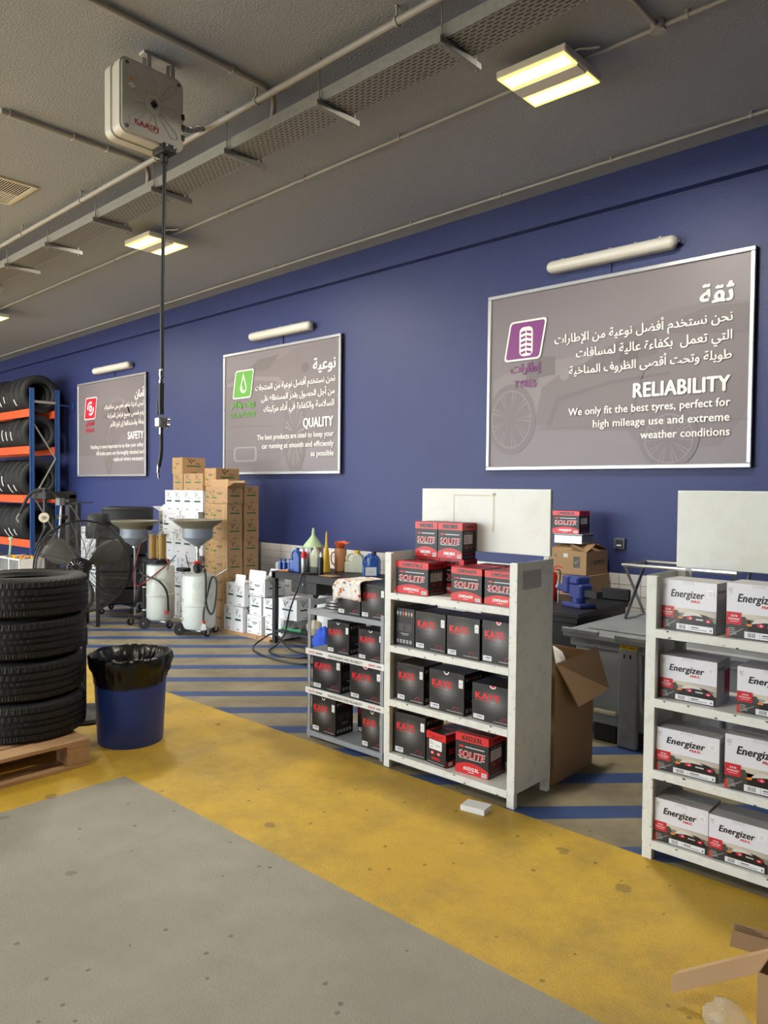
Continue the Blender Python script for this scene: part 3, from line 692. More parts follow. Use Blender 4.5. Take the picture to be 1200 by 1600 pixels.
p = Print(); p.text('RAASM', -0.12, 0.035, -0.152, 0.03, '#a3242c', 0.05); p.text('EQUIPMENT', -0.03, 0.03, -0.163, 0.006, '#a3242c', 0.02)
p.rrect(-0.185, 0.035, -0.10, 0.125, 0.006, '#bdb9ac'); p.lay(); p.poly([(-0.168, 0.06), (-0.14, 0.045), (-0.112, 0.06), (-0.14, 0.08)], '#e8e6de'); p.disc(-0.142, 0.1, 0.014, 0.014, '#d9982e', 6); p.poly([(0.05, 0.09), (0.075, 0.07), (0.082, 0.075), (0.057, 0.095)], '#c9b84a')
p.build('print', (0.0012, 0, 0), (0, 1, 0), (0, 0, 1), t)
b = MB(); b.box(-0.13, -0.07, -0.02, 0.21, 0.325, 0.34 + 0.002).box(-0.13, -0.125, 0.0, 0.03, 0.2, 0.33).box(-0.13, -0.125, 0.16, 0.19, 0.2, 0.33).box(-0.075, -0.07, 0.0, 0.03, 0.2, 0.33).box(-0.075, -0.07, 0.16, 0.19, 0.2, 0.33)
b.build('ceiling_bracket', M['reel'], t, bevel=0.002)
for y in (0.03, 0.16): MB().cyl((-0.1, y, 0.312), (-0.1, y, 0.325), 0.014, 6).build('bracket_bolt', M['steel'], t)
b = MB().box(-0.1, 0.03, 0.05, 0.14, -0.255, -0.205); b.build('hose_outlet', M['black_metal'], t, bevel=0.006)
for y in (0.07, 0.12): MB().cyl((0.028, y, -0.22), (0.036, y, -0.22), 0.008, 8).build('outlet_bolt', M['steel'], t)
MB().tube(bez([(-0.1, 0.21, -0.0), (-0.13, 0.26, 0.0), (-0.19, 0.34, 0.03), (-0.3, 0.46, 0.1), (-0.42, 0.6, 0.2), (-0.47, 0.665, 0.235)], 10), 0.016, 10).build('feed_hose', M['galv'], t, smooth=True)
for x, y, z in ((-0.11, 0.235, 0.0), (-0.15, 0.29, 0.01), (-0.2, 0.35, 0.038), (-0.27, 0.43, 0.085), (-0.4, 0.58, 0.185)): MB().cyl((x, y, z), (x - 0.012, y + 0.016, z + 0.009), 0.024, 8).build('coupling', M['steel'], t, smooth=True)
hx, hy = -0.035, 0.075
MB().tube(bez([(hx, hy + 0.02, -0.25), (hx, hy + 0.018, -0.6), (hx, hy + 0.005, -1.1), (hx, hy + 0.005, -1.6)], 10), 0.0115, 10).build('hose', M['black_plastic'], t, smooth=True)
MB().cyl((hx, hy + 0.02, -0.3), (hx, hy + 0.02, -0.255), 0.022, 10, 0.026).build('hose_collar', M['black_metal'], t, smooth=True)
MB().lathe([(0.012, 0), (0.015, 0.01), (0.015, 0.03), (0.011, 0.035), (0.011, 0.05), (0.014, 0.055), (0.014, 0.085), (0.01, 0.1)], (hx, hy, -1.64), 12).build('swivel', M['chrome'], t, smooth=True)
MB().tube(bez([(hx, hy, -1.63), (hx + 0.0, hy - 0.002, -1.75), (hx, hy, -1.82)], 6), 0.017, 10).build('grip', M['black_plastic'], t, smooth=True)
MB().box(hx - 0.026, hx - 0.005, hy - 0.02, hy + 0.02, -1.82, -1.74).build('trigger', M['black_plastic'], t, bevel=0.006)
b = MB().box(hx - 0.03, hx + 0.03, hy - 0.03, hy + 0.03, -1.9, -1.835); b.build('valve_body', M['steel'], t, bevel=0.008)
MB().cyl((hx + 0.03, hy - 0.028, -1.895), (hx + 0.03, hy + 0.028, -1.84), 0.004, 6).cyl((hx + 0.03, hy + 0.028, -1.895), (hx + 0.03, hy - 0.028, -1.84), 0.004, 6).build('valve_cross', M['switch'], t)
for z in (-1.852, -1.885): MB().lathe([(0.01, 0), (0.016, 0.004), (0.016, 0.02), (0.008, 0.024)], n=12, M=T(hx, hy + 0.03, z, 0, -PI / 2)).build('valve_knob', M['chrome'], t, smooth=True)
MB().cyl((hx, hy, -1.94), (hx, hy, -1.9), 0.014, 10).build('lower_collar', M['chrome'], t, smooth=True)
MB().tube(bez([(hx, hy, -1.93), (hx + 0.005, hy - 0.004, -2.05), (hx - 0.002, hy - 0.015, -2.14)], 6), 0.012, 10).build('lower_hose', M['black_plastic'], t, smooth=True)
MB().lathe([(0.003, 0), (0.006, 0.01), (0.006, 0.035), (0.011, 0.04), (0.011, 0.085), (0.009, 0.09)], (hx - 0.002, hy - 0.016, -2.215), 10).build('nozzle', M['chrome'], t, smooth=True)

# ------------------------------------------------------------------ steel display shelves
LV = (1.008, 0.706, 0.395, 0.085)
def display_shelf(label, x0, y0):
    t = thing('display_shelf', label, 'shelf', (x0, y0, 0))
    W, D, H_ = 0.885, 0.35, 1.235
    for a, b_ in ((0.001, 0.045), (W - 0.045, W - 0.001)):
        MB().box(a, b_, 0, 0.03, 0.0, H_).build('front_post', M['white_steel'], t, bevel=0.002)
        MB().box(a, b_, D - 0.03, D, 0.0, H_).build('rear_post', M['white_steel'], t, bevel=0.002)
    for a, b_ in ((0.0, 0.003), (W - 0.003, W)):
        MB().box(a, b_, 0.0, D, 0.075, H_ + 0.003).build('side_panel', M['white_steel'], t)
    for z in LV:
        sp_ = MB().box(0.01, W - 0.01, 0.008, D - 0.005, z - 0.006, z).build('shelf_plate', M['white_steel'], t)
        MB().box(0.04, W - 0.04, -0.002, 0.01, z - 0.037, z + 0.001).build('shelf_lip', M['white_steel'], sp_, bevel=0.0015)
    MB().box(-0.002, W - 0.01, D - 0.02, D + 0.002, 1.25, 1.605).build('header_board', M['board'], t, bevel=0.002)
    for x in (0.03, W - 0.06): MB().box(x, x + 0.03, D + 0.0025, D + 0.006, 1.15, 1.3).build('board_bracket', M['white_steel'], t)
    return t
shA = display_shelf('white steel display shelf with red boxes on top and black battery boxes below', -2.918, 3.21)
p = Print()   # tape outline left on the board
for a in ((0.235, 0.30, 0.52, 0.306), (0.235, 0.02, 0.241, 0.305), (0.51, 0.1, 0.52, 0.305)): p.rect(*a, '#d4cdae')
p.lay().disc(0.52, 0.31, 0.012, 0.008, '#a89a78', 8)
p.build('tape_marks', (0, 0.35 - 0.0205, 1.265), (1, 0, 0), (0, 0, 1), shA)
p = Print(); p.rect(0.05, 0, 0.23, 0.095, '#b9b6b4'); p.lay()
for i in range(7): p.rect(0.06, 0.008 + i * 0.012, 0.22, 0.0095 + i * 0.012, '#8b8785')
for i in range(4): p.rect(0.075 + i * 0.045, 0.006, 0.0765 + i * 0.045, 0.085, '#8b8785')
p.build('paper_notice', (0.885, 0.0, 1.1), (0, 1, 0), (0, 0, 1), shA)
for (y, z, l) in ((0.25, 0.62, 0.05), (0.19, 0.5, 0.03)):
    pp = Print(); pp.poly([(y, z), (y + l * 0.9, z + 0.03), (y + l, z + 0.038), (y + l * 0.3, z + 0.012)], '#5c554c'); pp.build('scrape_mark', (0.885, 0, 0), (0, 1, 0), (0, 0, 1), shA)
pr = Print()
for i in range(26):
    rx, rz_ = random.uniform(0.05, 0.83), random.choice(LV) - random.choice((0.004, 0.03, 0.034)); s_ = random.uniform(0.002, 0.0055)
    pr.disc(rx, rz_, s_ * 1.6, s_ * 0.8, '#4a4238', 6)
for i in range(14): pr.disc(random.choice((0.006, 0.04, 0.85, 0.88)), random.uniform(0.05, 1.2), 0.002, 0.004, '#5a5044', 6)
pr.build('paint_chips', (0, -0.0025, 0), (1, 0, 0), (0, 0, 1), shA)
shC = display_shelf('white steel display shelf of white and red battery boxes at the right edge', -1.365, 3.19)
link('paint_chips', bpy.data.meshes[[m.name for m in bpy.data.meshes if m.name.startswith('paint_chips')][0]], shC)

# small grey shelf
t = thing('small_grey_shelf', 'low grey steel shelf of black battery boxes left of the white shelf', 'shelf', (-3.622, 3.25, 0))
W, D = 0.665, 0.34; LB = (0.825, 0.572, 0.322, 0.046)
for x in (0, W - 0.028):
    for y in (0, D - 0.028):
        H_ = 0.895 if (y == 0 and x == 0) or y > 0 else 0.86
        MB().box(x, x + 0.028, y, y + 0.003, 0, H_).box(x if x == 0 else x + 0.025, (x + 0.003) if x == 0 else x + 0.028, y, y + 0.028, 0, H_).build('corner_post', M['grey_steel'], t)
for z in LB:
    sp_ = MB().box(0.004, W - 0.004, 0.004, D - 0.002, z - 0.005, z).build('shelf_plate', M['grey_steel'], t)
    MB().box(0.0, W, -0.004, 0.004, z - 0.03, z + 0.001).build('shelf_lip', M['grey_steel'], sp_, bevel=0.001)
MB().box(0, W, D - 0.004, D, 0.845, 0.885).build('rear_rail', M['grey_steel'], t)
MB().box(0, 0.004, 0, D, 0.845, 0.885).build('side_rail', M['grey_steel'], t)
for z in (LB[1], LB[2]):
    MB().box(-0.01, W + 0.008, -0.007, -0.0045, z - 0.034, z + 0.004).build('label_strip', M['foam'], t)
    p = Print(); p.text('MAINTENANCE FREE RELIABILITY', 0.2, 0.5, z - 0.025, 0.016, '#2e2a2a', 0.02)
    for x in (0.02, 0.55): p.text('KAYS', x, x + 0.055, z - 0.024, 0.014, '#cc2a2c', 0.05)
    p.rect(0.085, z - 0.022, 0.15, z - 0.012, '#8a8580'); p.rect(0.615, z - 0.022, 0.65, z - 0.012, '#8a8580')
    p.build('strip_print', (0, -0.007, 0), (1, 0, 0), (0, 0, 1), t)

# ------------------------------------------------------------------ battery boxes
def carton_body(t, w, d, h, m, top_m=None):
    b = MB().box(0, w, 0, d, 0, h); o = b.build('carton', m, t, bevel=0.0018)
    s = MB().box(w * 0.02, w * 0.98, d * 0.495, d * 0.505, h, h + 0.0006); s.build('lid_seam', m, t)
    return o
def tickmark(p, x, y, s, col):
    p.poly([(x, y + s * 0.5), (x + s * 0.12, y + s * 0.62), (x + s * 0.38, y + s * 0.1), (x + s * 0.3, y)], col)
    p.poly([(x + s * 0.3, y), (x + s * 0.42, y + s * 0.05), (x + s, y + s), (x + s * 0.85, y + s)], col)
def make_kays(handle, front=True, torn=False):
    t = thing('battery_box', '', 'box'); w, d, h = 0.23, 0.172, 0.21
    carton_body(t, w, d, h, M['black_card'])
    p = Print()
    if front:
        p.glow(w * 0.5, h * 0.55, w * 0.46, h * 0.42, '#8e8e90', '#202022', 28, 5); p.lay()
        for k in range(5): p.rect(w * (0.35 if k % 2 else 0.0) , h * (0.28 + 0.11 * k), w * (1.0 if k % 2 else 0.6), h * (0.285 + 0.11 * k), '#3a3a3d')
        p.lay(); p.text('KAYS', w * 0.08, w * 0.66, h * 0.60, h * 0.165, '#d8262c', 0.055)
        p.rect(w * 0.08, h * 0.555, w * 0.45, h * 0.567, '#d8262c')
        p.rrect(w * 0.04, h * 0.04, w * 0.30, h * 0.16, 0.003, '#e9e9ea'); p.rrect(w * 0.85, h * 0.66, w * 0.965, h * 0.86, 0.003, '#e9e9ea')
        p.lay(); p.rect(w * 0.07, h * 0.11, w * 0.09, h * 0.13, '#333'+'333'); p.rect(w * 0.12, h * 0.105, w * 0.27, h * 0.128, '#555555'); p.rect(w * 0.08, h * 0.065, w * 0.26, h * 0.077, '#8a8a8a')
        tickmark(p, w * 0.88, h * 0.74, w * 0.055, '#333333'); p.rect(w * 0.9, h * 0.69, w * 0.94, h * 0.70, '#999999')
        p.rect(w * 0.52, h * 0.06, w * 0.96, h * 0.068, '#e5e5e6')
        p.ring(w * 0.78, h * 0.045, w * 0.12, 0.002, '#c8262c', 12, rad(40), rad(150)); p.rect(w * 0.66, h * 0.095, w * 0.93, h * 0.10, '#c8262c')
        if handle == 'white': p.ring(w * 0.5, h * 0.995, w * 0.05, w * 0.025, '#e4e4e4', 12, PI, 2 * PI)
        if handle == 'red': p.ring(w * 0.5, h * 0.995, w * 0.05, w * 0.025, '#ecd8d8', 12, PI, 2 * PI); p.disc(w * 0.5, h * 0.995, w * 0.05, w * 0.05, '#d42a48', 12, PI, 2 * PI)
        if handle == 'none':
            p.poly([(w * 0.3, h * 0.995), (w * 0.31, h * 0.97), (w * 0.33, h * 0.98), (w * 0.5, h * 0.965), (w * 0.56, h * 0.98), (w * 0.7, h * 0.97), (w * 0.7, h * 0.995)], '#4a4541')
        p.build('front_print', (0, 0, 0), (1, 0, 0), (0, 0, 1), t, PRINT_GLOSS)
    q = Print(); W2 = d if front else w
    cols = ['#c8ccd0', '#7ba4cf', '#d45a4a', '#d8b03a', '#6a9ed0', '#e0a050']
    for k in range(6): q.disc(W2 * (0.13 + 0.145 * k), h * 0.86, W2 * 0.045, W2 * 0.05, cols[k], 10); q.rect(W2 * (0.11 + 0.145 * k), h * 0.79, W2 * (0.15 + 0.145 * k), h * 0.80, '#aaaaaa')
    q.rrect(W2 * 0.1, h * 0.38, W2 * 0.88, h * 0.60, 0.006, '#4b4b4e'); q.lay(); q.rrect(W2 * 0.12, h * 0.395, W2 * 0.86, h * 0.585, 0.005, '#2b2b2d'); q.lay()
    for k in range(5): q.rect(W2 * 0.15, h * (0.42 + k * 0.033), W2 * 0.45, h * (0.43 + k * 0.033), '#6a6a6c'); q.rect(W2 * 0.55, h * (0.42 + k * 0.033), W2 * 0.82, h * (0.43 + k * 0.033), '#6a6a6c')
    q.rect(W2 * 0.3, h * 0.32, W2 * 0.72, h * 0.335, '#d5d5d5'); q.rect(W2 * 0.36, h * 0.285, W2 * 0.66, h * 0.293, '#bbbbbb')
    for k in range(5): q.rrect(W2 * (0.10 + 0.165 * k), h * 0.08, W2 * (0.20 + 0.165 * k), h * 0.165, 0.003, '#c9c9c9')
    q.lay()
    for k in range(5): q.disc(W2 * (0.15 + 0.165 * k), h * 0.122, W2 * 0.025, W2 * 0.025, '#3a3a3a', 8)
    if front: q.build('side_print', (w, 0, 0), (0, 1, 0), (0, 0, 1), t, PRINT_GLOSS)
    else: q.build('side_print', (0, 0, 0), (1, 0, 0), (0, 0, 1), t, PRINT_GLOSS)
    return t
def make_solite(model, big=True):
    t = thing('battery_box', '', 'box'); w, d, h = 0.21, 0.172, 0.19
    carton_body(t, w, d, h, M['black_card'])
    p = Print()
    p.rect(0, h * 0.80, w, h * 0.998, '#d6272c')
    pts = [(w * k / 14, h * (0.14 + 0.13 * math.sin(PI * k / 14) ** 0.8 + 0.03)) for k in range(15)]
    p.poly([(0, 0.0006), (w, 0.0006)] + pts[::-1], '#d6272c'); p.lay()
    p.text(model, w * 0.2, w * 0.82, h * 0.845, h * 0.11, '#120c0c', 0.06, 0.15)
    p.text('SOLITE', w * 0.095, w * 0.905, h * 0.415, h * 0.165, '#f0e4e4', 0.06, 0.15); p.lay(); p.lay()
    p.text('SOLITE', w * 0.115, w * 0.885, h * 0.425, h * 0.145, '#d8202c', 0.03, 0.15)
    p.rect(w * 0.13, h * 0.375, w * 0.8, h * 0.39, '#e6dada')
    p.rect(w * 0.12, h * 0.655, w * 0.26, h * 0.70, '#d6272c'); p.rect(w * 0.30, h * 0.662, w * 0.88, h * 0.688, '#cfcfcf')
    p.text(model, w * 0.25, w * 0.72, h * 0.105, h * 0.085, '#f2f0f0', 0.05, 0.15)
    p.rect(w * 0.4, h * 0.055, w * 0.58, h * 0.07, '#f0e0e0')
    p.rect(w * 0.80, h * 0.03, w * 0.95, h * 0.13, '#eeeeee'); p.lay(); p.bars(w * 0.815, h * 0.045, w * 0.94, h * 0.12, 9, '#2a2a2a')
    p.build('front_print', (0, 0, 0), (1, 0, 0), (0, 0, 1), t, PRINT_GLOSS)
    q = Print(); q.rect(0, h * 0.80, d, h * 0.998, '#b8242a'); q.lay(); q.rect(d * 0.25, h * 0.86, d * 0.8, h * 0.93, '#5c1418')
    q.rect(d * 0.12, h * 0.42, d * 0.75, h * 0.68, '#bdb9b6'); q.lay()
    for k in range(4): q.rect(d * 0.18, h * (0.46 + 0.05 * k), d * (0.4 + 0.06 * (k % 2)), h * (0.475 + 0.05 * k), '#66625f')
    for k in range(4): q.disc(d * (0.22 + 0.16 * k), h * 0.73, d * 0.03, d * 0.03, '#a0a0a0', 8)
    for k in range(2): q.disc(d * (0.3 + 0.35 * k), h * 0.33, d * 0.09, d * 0.06, '#8c2028', 10)
    q.rect(d * 0.1, h * 0.05, d * 0.9, h * 0.065, '#9a9a9a'); q.text(model, d * 0.2, d * 0.8, h * 0.12, h * 0.06, '#8c2028', 0.04)
    q.build('side_print', (w, 0, 0), (0, 1, 0), (0, 0, 1), t, PRINT_GLOSS)
    z = Print(); z.rect(0.004, 0.004, w - 0.004, d * 0.2, '#c4262c'); z.rect(0.004, d * 0.8, w - 0.004, d - 0.004, '#c4262c'); z.lay(); z.text('SOLITE', w * 0.15, w * 0.85, d * 0.38, d * 0.22, '#a8282c', 0.05, 0.15)
    z.build('lid_print', (0, 0, h + 0.0008), (1, 0, 0), (0, 1, 0), t, PRINT_GLOSS)
    return t
def make_solite_end():
    t = thing('battery_box', '', 'box'); w, d, h = 0.15, 0.21, 0.18
    carton_body(t, w, d, h, M['black_card']); p = Print()
    p.rect(0, h * 0.78, w, h * 0.998, '#d6272c'); p.lay(); p.disc(w * 0.2, h * 0.9, 0.0045, 0.006, '#1c1010', 10); p.disc(w * 0.78, h * 0.9, 0.0045, 0.006, '#1c1010', 10); p.text('SOLITE', w * 0.3, w * 0.68, h * 0.82, h * 0.07, '#7a1418', 0.04, 0.15)
    p.rect(w * 0.16, h * 0.47, w * 0.8, h * 0.76, '#ecebea'); p.lay(); p.rect(w * 0.2, h * 0.68, w * 0.34, h * 0.70, '#555555'); p.rect(w * 0.2, h * 0.62, w * 0.4, h * 0.635, '#555555'); p.rect(w * 0.46, h * 0.6, w * 0.7, h * 0.615, '#555555'); p.rect(w * 0.2, h * 0.53, w * 0.36, h * 0.545, '#777777')
    for k in (0.32, 0.64): p.disc(w * k, h * 0.36, w * 0.1, h * 0.055, '#e03a40', 10); p.lay(); p.disc(w * k, h * 0.36, w * 0.05, h * 0.03, '#f0c0c0', 8)
    p.text('CMF50DZL', w * 0.27, w * 0.72, h * 0.15, h * 0.09, '#c8262c', 0.05); p.rect(w * 0.1, h * 0.06, w * 0.9, h * 0.072, '#d8d8d8')
    p.build('front_print', (0, 0, 0), (1, 0, 0), (0, 0, 1), t, PRINT_GLOSS)
    q = Print(); q.rect(0, h * 0.78, d, h * 0.998, '#c4262c'); q.rect(0, 0.0006, d, h * 0.2, '#c4262c'); q.lay(); q.rect(d * 0.1, h * 0.05, d * 0.25, h * 0.16, '#e8e8e8'); q.text('SOLITE', d * 0.1, d * 0.85, h * 0.4, h * 0.18, '#d8202c', 0.05, 0.15)
    q.build('side_print', (w, 0, 0), (0, 1, 0), (0, 0, 1), t, PRINT_GLOSS)
    z = Print(); z.rect(0.004, 0.004, w * 0.18, d - 0.004, '#c4262c'); z.rect(w * 0.82, 0.004, w - 0.004, d - 0.004, '#c4262c'); z.text('SOLITE', w * 0.25, w * 0.75, d * 0.4, d * 0.15, '#a8282c', 0.05, 0.15)
    z.build('lid_print', (0, 0, h + 0.0008), (1, 0, 0), (0, 1, 0), t, PRINT_GLOSS)
    return t
def make_energizer(tall=False):
    t = thing('battery_box', '', 'box'); w, d, h = 0.24, 0.17, 0.19
    carton_body(t, w, d, h, M['ener_card']); p = Print()
    hz = 0.45 if not tall else 0.4
    p.rect(0, h * hz, w, h * 0.998, '#e6e6ec'); 
    o = len(p.v); p.poly([(0, h * 0.30), (w, h * 0.22), (w, h * (hz - 0.03)), (w * 0.3, h * hz), (0, h * hz)], '#b8ad9c', ['#a39a8e', '#c9bda8', '#bdb2a4', '#d9cfbe', '#cfc6b8'])
    p.poly([(0, 0.0006), (w, 0.0006), (w, h * 0.33), (w * 0.6, h * 0.34), (w * 0.25, h * 0.36), (0, h * 0.34)], '#3b3839', ['#39373a', '#2a2728', '#332f30', '#403c3c', '#4b4643', '#4a4644']); p.lay()
    p.poly([(w * 0.25, h * 0.40), (w * 0.21, h * 0.30), (w * 0.3, h * 0.24), (w * 0.34, h * 0.3), (w * 0.3, h * 0.4)], '#4c4a40')
    p.poly([(w * 0.02, h * 0.02), (w * 0.26, h * 0.19), (w * 0.27, h * 0.18), (w * 0.05, h * 0.005)], '#8f8c88')
    # the car printed on the box
    p.poly([(w * 0.36, h * 0.06), (w * 0.34, h * 0.22), (w * 0.42, h * 0.34), (w * 0.55, h * 0.38), (w * 0.8, h * 0.36), (w * 0.93, h * 0.28), (w * 0.97, h * 0.2), (w * 0.97, h * 0.06)], '#1f1b1c'); p.lay()
    p.poly([(w * 0.38, h * 0.28), (w * 0.45, h * 0.37), (w * 0.56, h * 0.40), (w * 0.70, h * 0.37), (w * 0.76, h * 0.325), (w * 0.6, h * 0.33)], '#d9d4cb')
    p.disc(w * 0.36, h * 0.26, w * 0.045, h * 0.022, '#f08a2a', 10); p.disc(w * 0.53, h * 0.27, w * 0.06, h * 0.035, '#c81e3c', 12); p.disc(w * 0.86, h * 0.245, w * 0.05, h * 0.035, '#c81e3c', 12); p.lay()
    p.disc(w * 0.54, h * 0.27, w * 0.022, h * 0.02, '#f2b0b4', 8); p.disc(w * 0.86, h * 0.245, w * 0.02, h * 0.018, '#f2b0b4', 8)
    p.rect(w * 0.64, h * 0.245, w * 0.77, h * 0.275, '#c9ccc8'); p.poly([(w * 0.8, h * 0.36), (w * 0.95, h * 0.315), (w * 0.95, h * 0.30), (w * 0.8, h * 0.345)], '#2a2626')
    p.text('Energizer', w * 0.17, w * 0.79, h * 0.67, h * 0.15, '#27272a', 0.035, 0.22); p.lay(); p.text('MAX.', w * 0.54, w * 0.72, h * 0.58, h * 0.055, '#d2282e', 0.05, 0.25)
    tickmark(p, w * 0.05, h * 0.86, w * 0.045, '#2c2c30'); p.ring(w * 0.068, h * 0.88, w * 0.03, w * 0.006, '#8a8a90', 10, rad(120), rad(330)); p.rect(w * 0.04, h * 0.80, w * 0.09, h * 0.81, '#b6b6ba')
    p.rect(0.0008, h * 0.245, w * 0.24, h * 0.47, '#cc2836'); p.poly([(0.0008, h * 0.0), (w * 0.05, h * 0.0), (w * 0.05, h * 0.16), (0.0008, h * 0.16)], '#cc3a2a'); p.lay()
    p.text('35%', w * 0.07, w * 0.18, h * 0.385, h * 0.035, '#f2dada', 0.05, 0.2); p.text('EXTENDED', w * 0.035, w * 0.21, h * 0.33, h * 0.03, '#f2dada', 0.05, 0.2); p.rect(w * 0.06, h * 0.295, w * 0.19, h * 0.305, '#f0d0d0')
    for k in range(4): p.rect(w * 0.04, h * (0.06 + 0.035 * k), w * (0.17 - 0.01 * k), h * (0.075 + 0.035 * k), '#aaa6a4')
    p.rect(w * 0.29, h * 0.02, w * 0.95, h * 0.14, '#ececee'); p.rect(w * 0.84, h * 0.72, w * 0.95, h * 0.86, '#f4f4f6'); p.lay()
    p.bars(w * 0.34, h * 0.04, w * 0.46, h * 0.12, 12, '#333333'); p.rect(w * 0.525, h * 0.03, w * 0.53, h * 0.13, '#777777'); p.rect(w * 0.56, h * 0.085, w * 0.7, h * 0.105, '#444444'); p.rect(w * 0.56, h * 0.05, w * 0.84, h * 0.065, '#888888'); p.rect(w * 0.9, h * 0.05, w * 0.925, h * 0.09, '#666666')
    for k in range(3): p.rect(w * 0.855, h * (0.745 + 0.035 * k), w * 0.93, h * (0.753 + 0.035 * k), '#777777')
    p.rect(w * 0.4, h * 0.93, w * 0.6, h * 0.995, '#dadae2'); p.rect(w * 0.4, h * 0.90, w * 0.402, h * 0.995, '#9a9aa0'); p.rect(w * 0.598, h * 0.90, w * 0.6, h * 0.995, '#9a9aa0')
    p.build('front_print', (0, 0, 0), (1, 0, 0), (0, 0, 1), t, PRINT_GLOSS)
    q = Print(); q.rect(d * 0.55, h * 0.2, d * 0.98, h * 0.75, '#a8323c'); q.text('Energizer', d * 0.1, d * 0.6, h * 0.80, h * 0.07, '#3a3a3e', 0.03, 0.25)
    for k in range(8): q.rect(d * 0.1, h * (0.2 + 0.065 * k), d * (0.5 - 0.05 * (k % 3)), h * (0.21 + 0.065 * k), '#7c7a7c')
    q.build('side_print', (w, 0, 0), (0, 1, 0), (0, 0, 1), t, PRINT_GLOSS)
    z = Print(); z.poly([(w * 0.2, d * 0.2), (w * 0.8, d * 0.2), (w * 0.8, d * 0.215), (w * 0.2, d * 0.215)], '#6a686c'); z.poly([(w * 0.2, d * 0.75), (w * 0.9, d * 0.75), (w * 0.9, d * 0.76), (w * 0.2, d * 0.76)], '#6a686c')
    z.build('lid_print', (0, 0, h + 0.0008), (1, 0, 0), (0, 1, 0), t, PRINT_GLOSS)
    return t
KD = (0.23, 0.172, 0.21); SD = (0.21, 0.172, 0.19); ED = (0.24, 0.17, 0.19)
K = {'none': make_kays('none'), 'white': make_kays('white'), 'red': make_kays('red'), 'side': make_kays('none', False)}
def place(proto, dims, x, y, z, w, d, h, yaw, label, group):
    return put(proto, (x, y, z), rad(yaw), label, group, (w / dims[0], d / dims[1], h / dims[2]))
GK = 'black battery boxes on the shelves'
zA = [z + 0.0012 for z in LV]
for a in (('side', -2.872, 3.25, zA[1], 0.145, 0.21, 0.215, 0, 'black battery box turned icon side forward, leftmost under the red boxes'),
          ('none', -2.722, 3.25, zA[1], 0.222, 0.172, 0.213, -2, 'black battery box beside the icon side box on the white shelf'),
          ('none', -2.487, 3.235, zA[1], 0.216, 0.172, 0.218, 0, 'black battery box, third from left on second white shelf'),
          ('red', -2.262, 3.243, zA[1], 0.205, 0.172, 0.22, 0, 'black battery box with red handle mark, rightmost on second white shelf'),
          ('none', -2.842, 3.235, zA[2], 0.196, 0.172, 0.218, 1, 'black battery box without handle mark, leftmost on third white shelf'),
          ('white', -2.602, 3.232, zA[2], 0.238, 0.172, 0.223, 0, 'black battery box with white handle mark, middle of third white shelf'),
          ('red', -2.321, 3.243, zA[2], 0.263, 0.168, 0.195, 0, 'wide black battery box with red handle mark, right of third white shelf'),
          ('none', -2.865, 3.243, zA[3], 0.225, 0.172, 0.238, 2, 'black battery box with torn top edge on bottom white shelf')):
    k, x, y, z, w, d, h, yaw, lab = a
    place(K[k], (0.23, 0.172, 0.21), x, y, z, w, d, h, yaw, lab, GK)
for (x, y, z, w, h, lab) in ((-2.45, 3.43, zA[2], 0.2, 0.215, 'black battery box at the back of the third white shelf'), (-2.262, 3.425, zA[2], 0.17, 0.215, 'black battery box behind the wide one on the third white shelf')):
    place(K['none'], KD, x, y, z, w, 0.115, h, 0, lab, GK)
zB = [z + 0.0012 for z in LB]
for a in (('none', -3.36, 3.262, zB[0], 0.19, 0.198, 2, 'black battery box under the newspaper on top of grey shelf'),
          ('none', -3.162, 3.268, zB[0], 0.185, 0.202, 2, 'uncovered black battery box on top of grey shelf'),
          ('white', -3.452, 3.262, zB[1], 0.185, 0.198, 3, 'black battery box, left on second grey shelf'),
          ('white', -3.18, 3.262, zB[1], 0.205, 0.185, 0, 'black battery box, right on second grey shelf'),
          ('red', -3.585, 3.262, zB[2], 0.25, 0.222, 2, 'black battery box, left between the two lettered strips'),
          ('red', -3.25, 3.262, zB[2], 0.268, 0.212, 0, 'widest black battery box, right between the two lettered strips'),
          ('white', -3.588, 3.262, zB[3], 0.212, 0.230, 1, 'black battery box, left on bottom grey shelf'),
          ('white', -3.145, 3.262, zB[3], 0.172, 0.230, 1, 'narrow black battery box, right on bottom grey shelf')):
    k, x, y, z, w, h, yaw, lab = a
    place(K[k], (0.23, 0.172, 0.21), x, y, z, w, 0.16, h, yaw, lab, GK)
place(K['none'], KD, -3.352, 3.44, zB[3], 0.16, 0.12, 0.205, 1, 'black battery box half hidden at the back of bottom grey shelf', GK)
place(K['none'], KD, -3.40, 3.445, zB[0], 0.19, 0.12, 0.165, 1, 'black battery box peeking out behind the newspaper covered one', GK)
GS = 'red and black battery boxes'
s1 = make_solite('CMF57412'); s2 = make_solite('CMF54459'); s3 = make_solite('65D23L'); s4 = make_solite('NS40ZL/40B19L'); s5 = make_solite('CMF60038'); s6 = make_solite_end()
place(s1, SD, -2.866, 3.245, zA[0], 0.238, 0.165, 0.182, 0, 'red and black battery box numbered CMF57412', GS)
place(s2, SD, -2.469, 3.245, zA[0], 0.205, 0.172, 0.177, -2, 'red and black box numbered CMF54459, nearer the shelf middle', GS)
place(s2, SD, -2.255, 3.248, zA[0], 0.205, 0.172, 0.174, -1, 'red and black box numbered CMF54459, against the right post', GS)
place(s4, SD, -2.852, 3.415, zA[0], 0.165, 0.128, 0.198, 0, 'slim red and black box at the back, bottom left of the pile of four', GS)
place(s4, SD, -2.682, 3.415, zA[0], 0.17, 0.128, 0.198, 0, 'slim red and black box at the back, bottom right of the pile of four', GS)
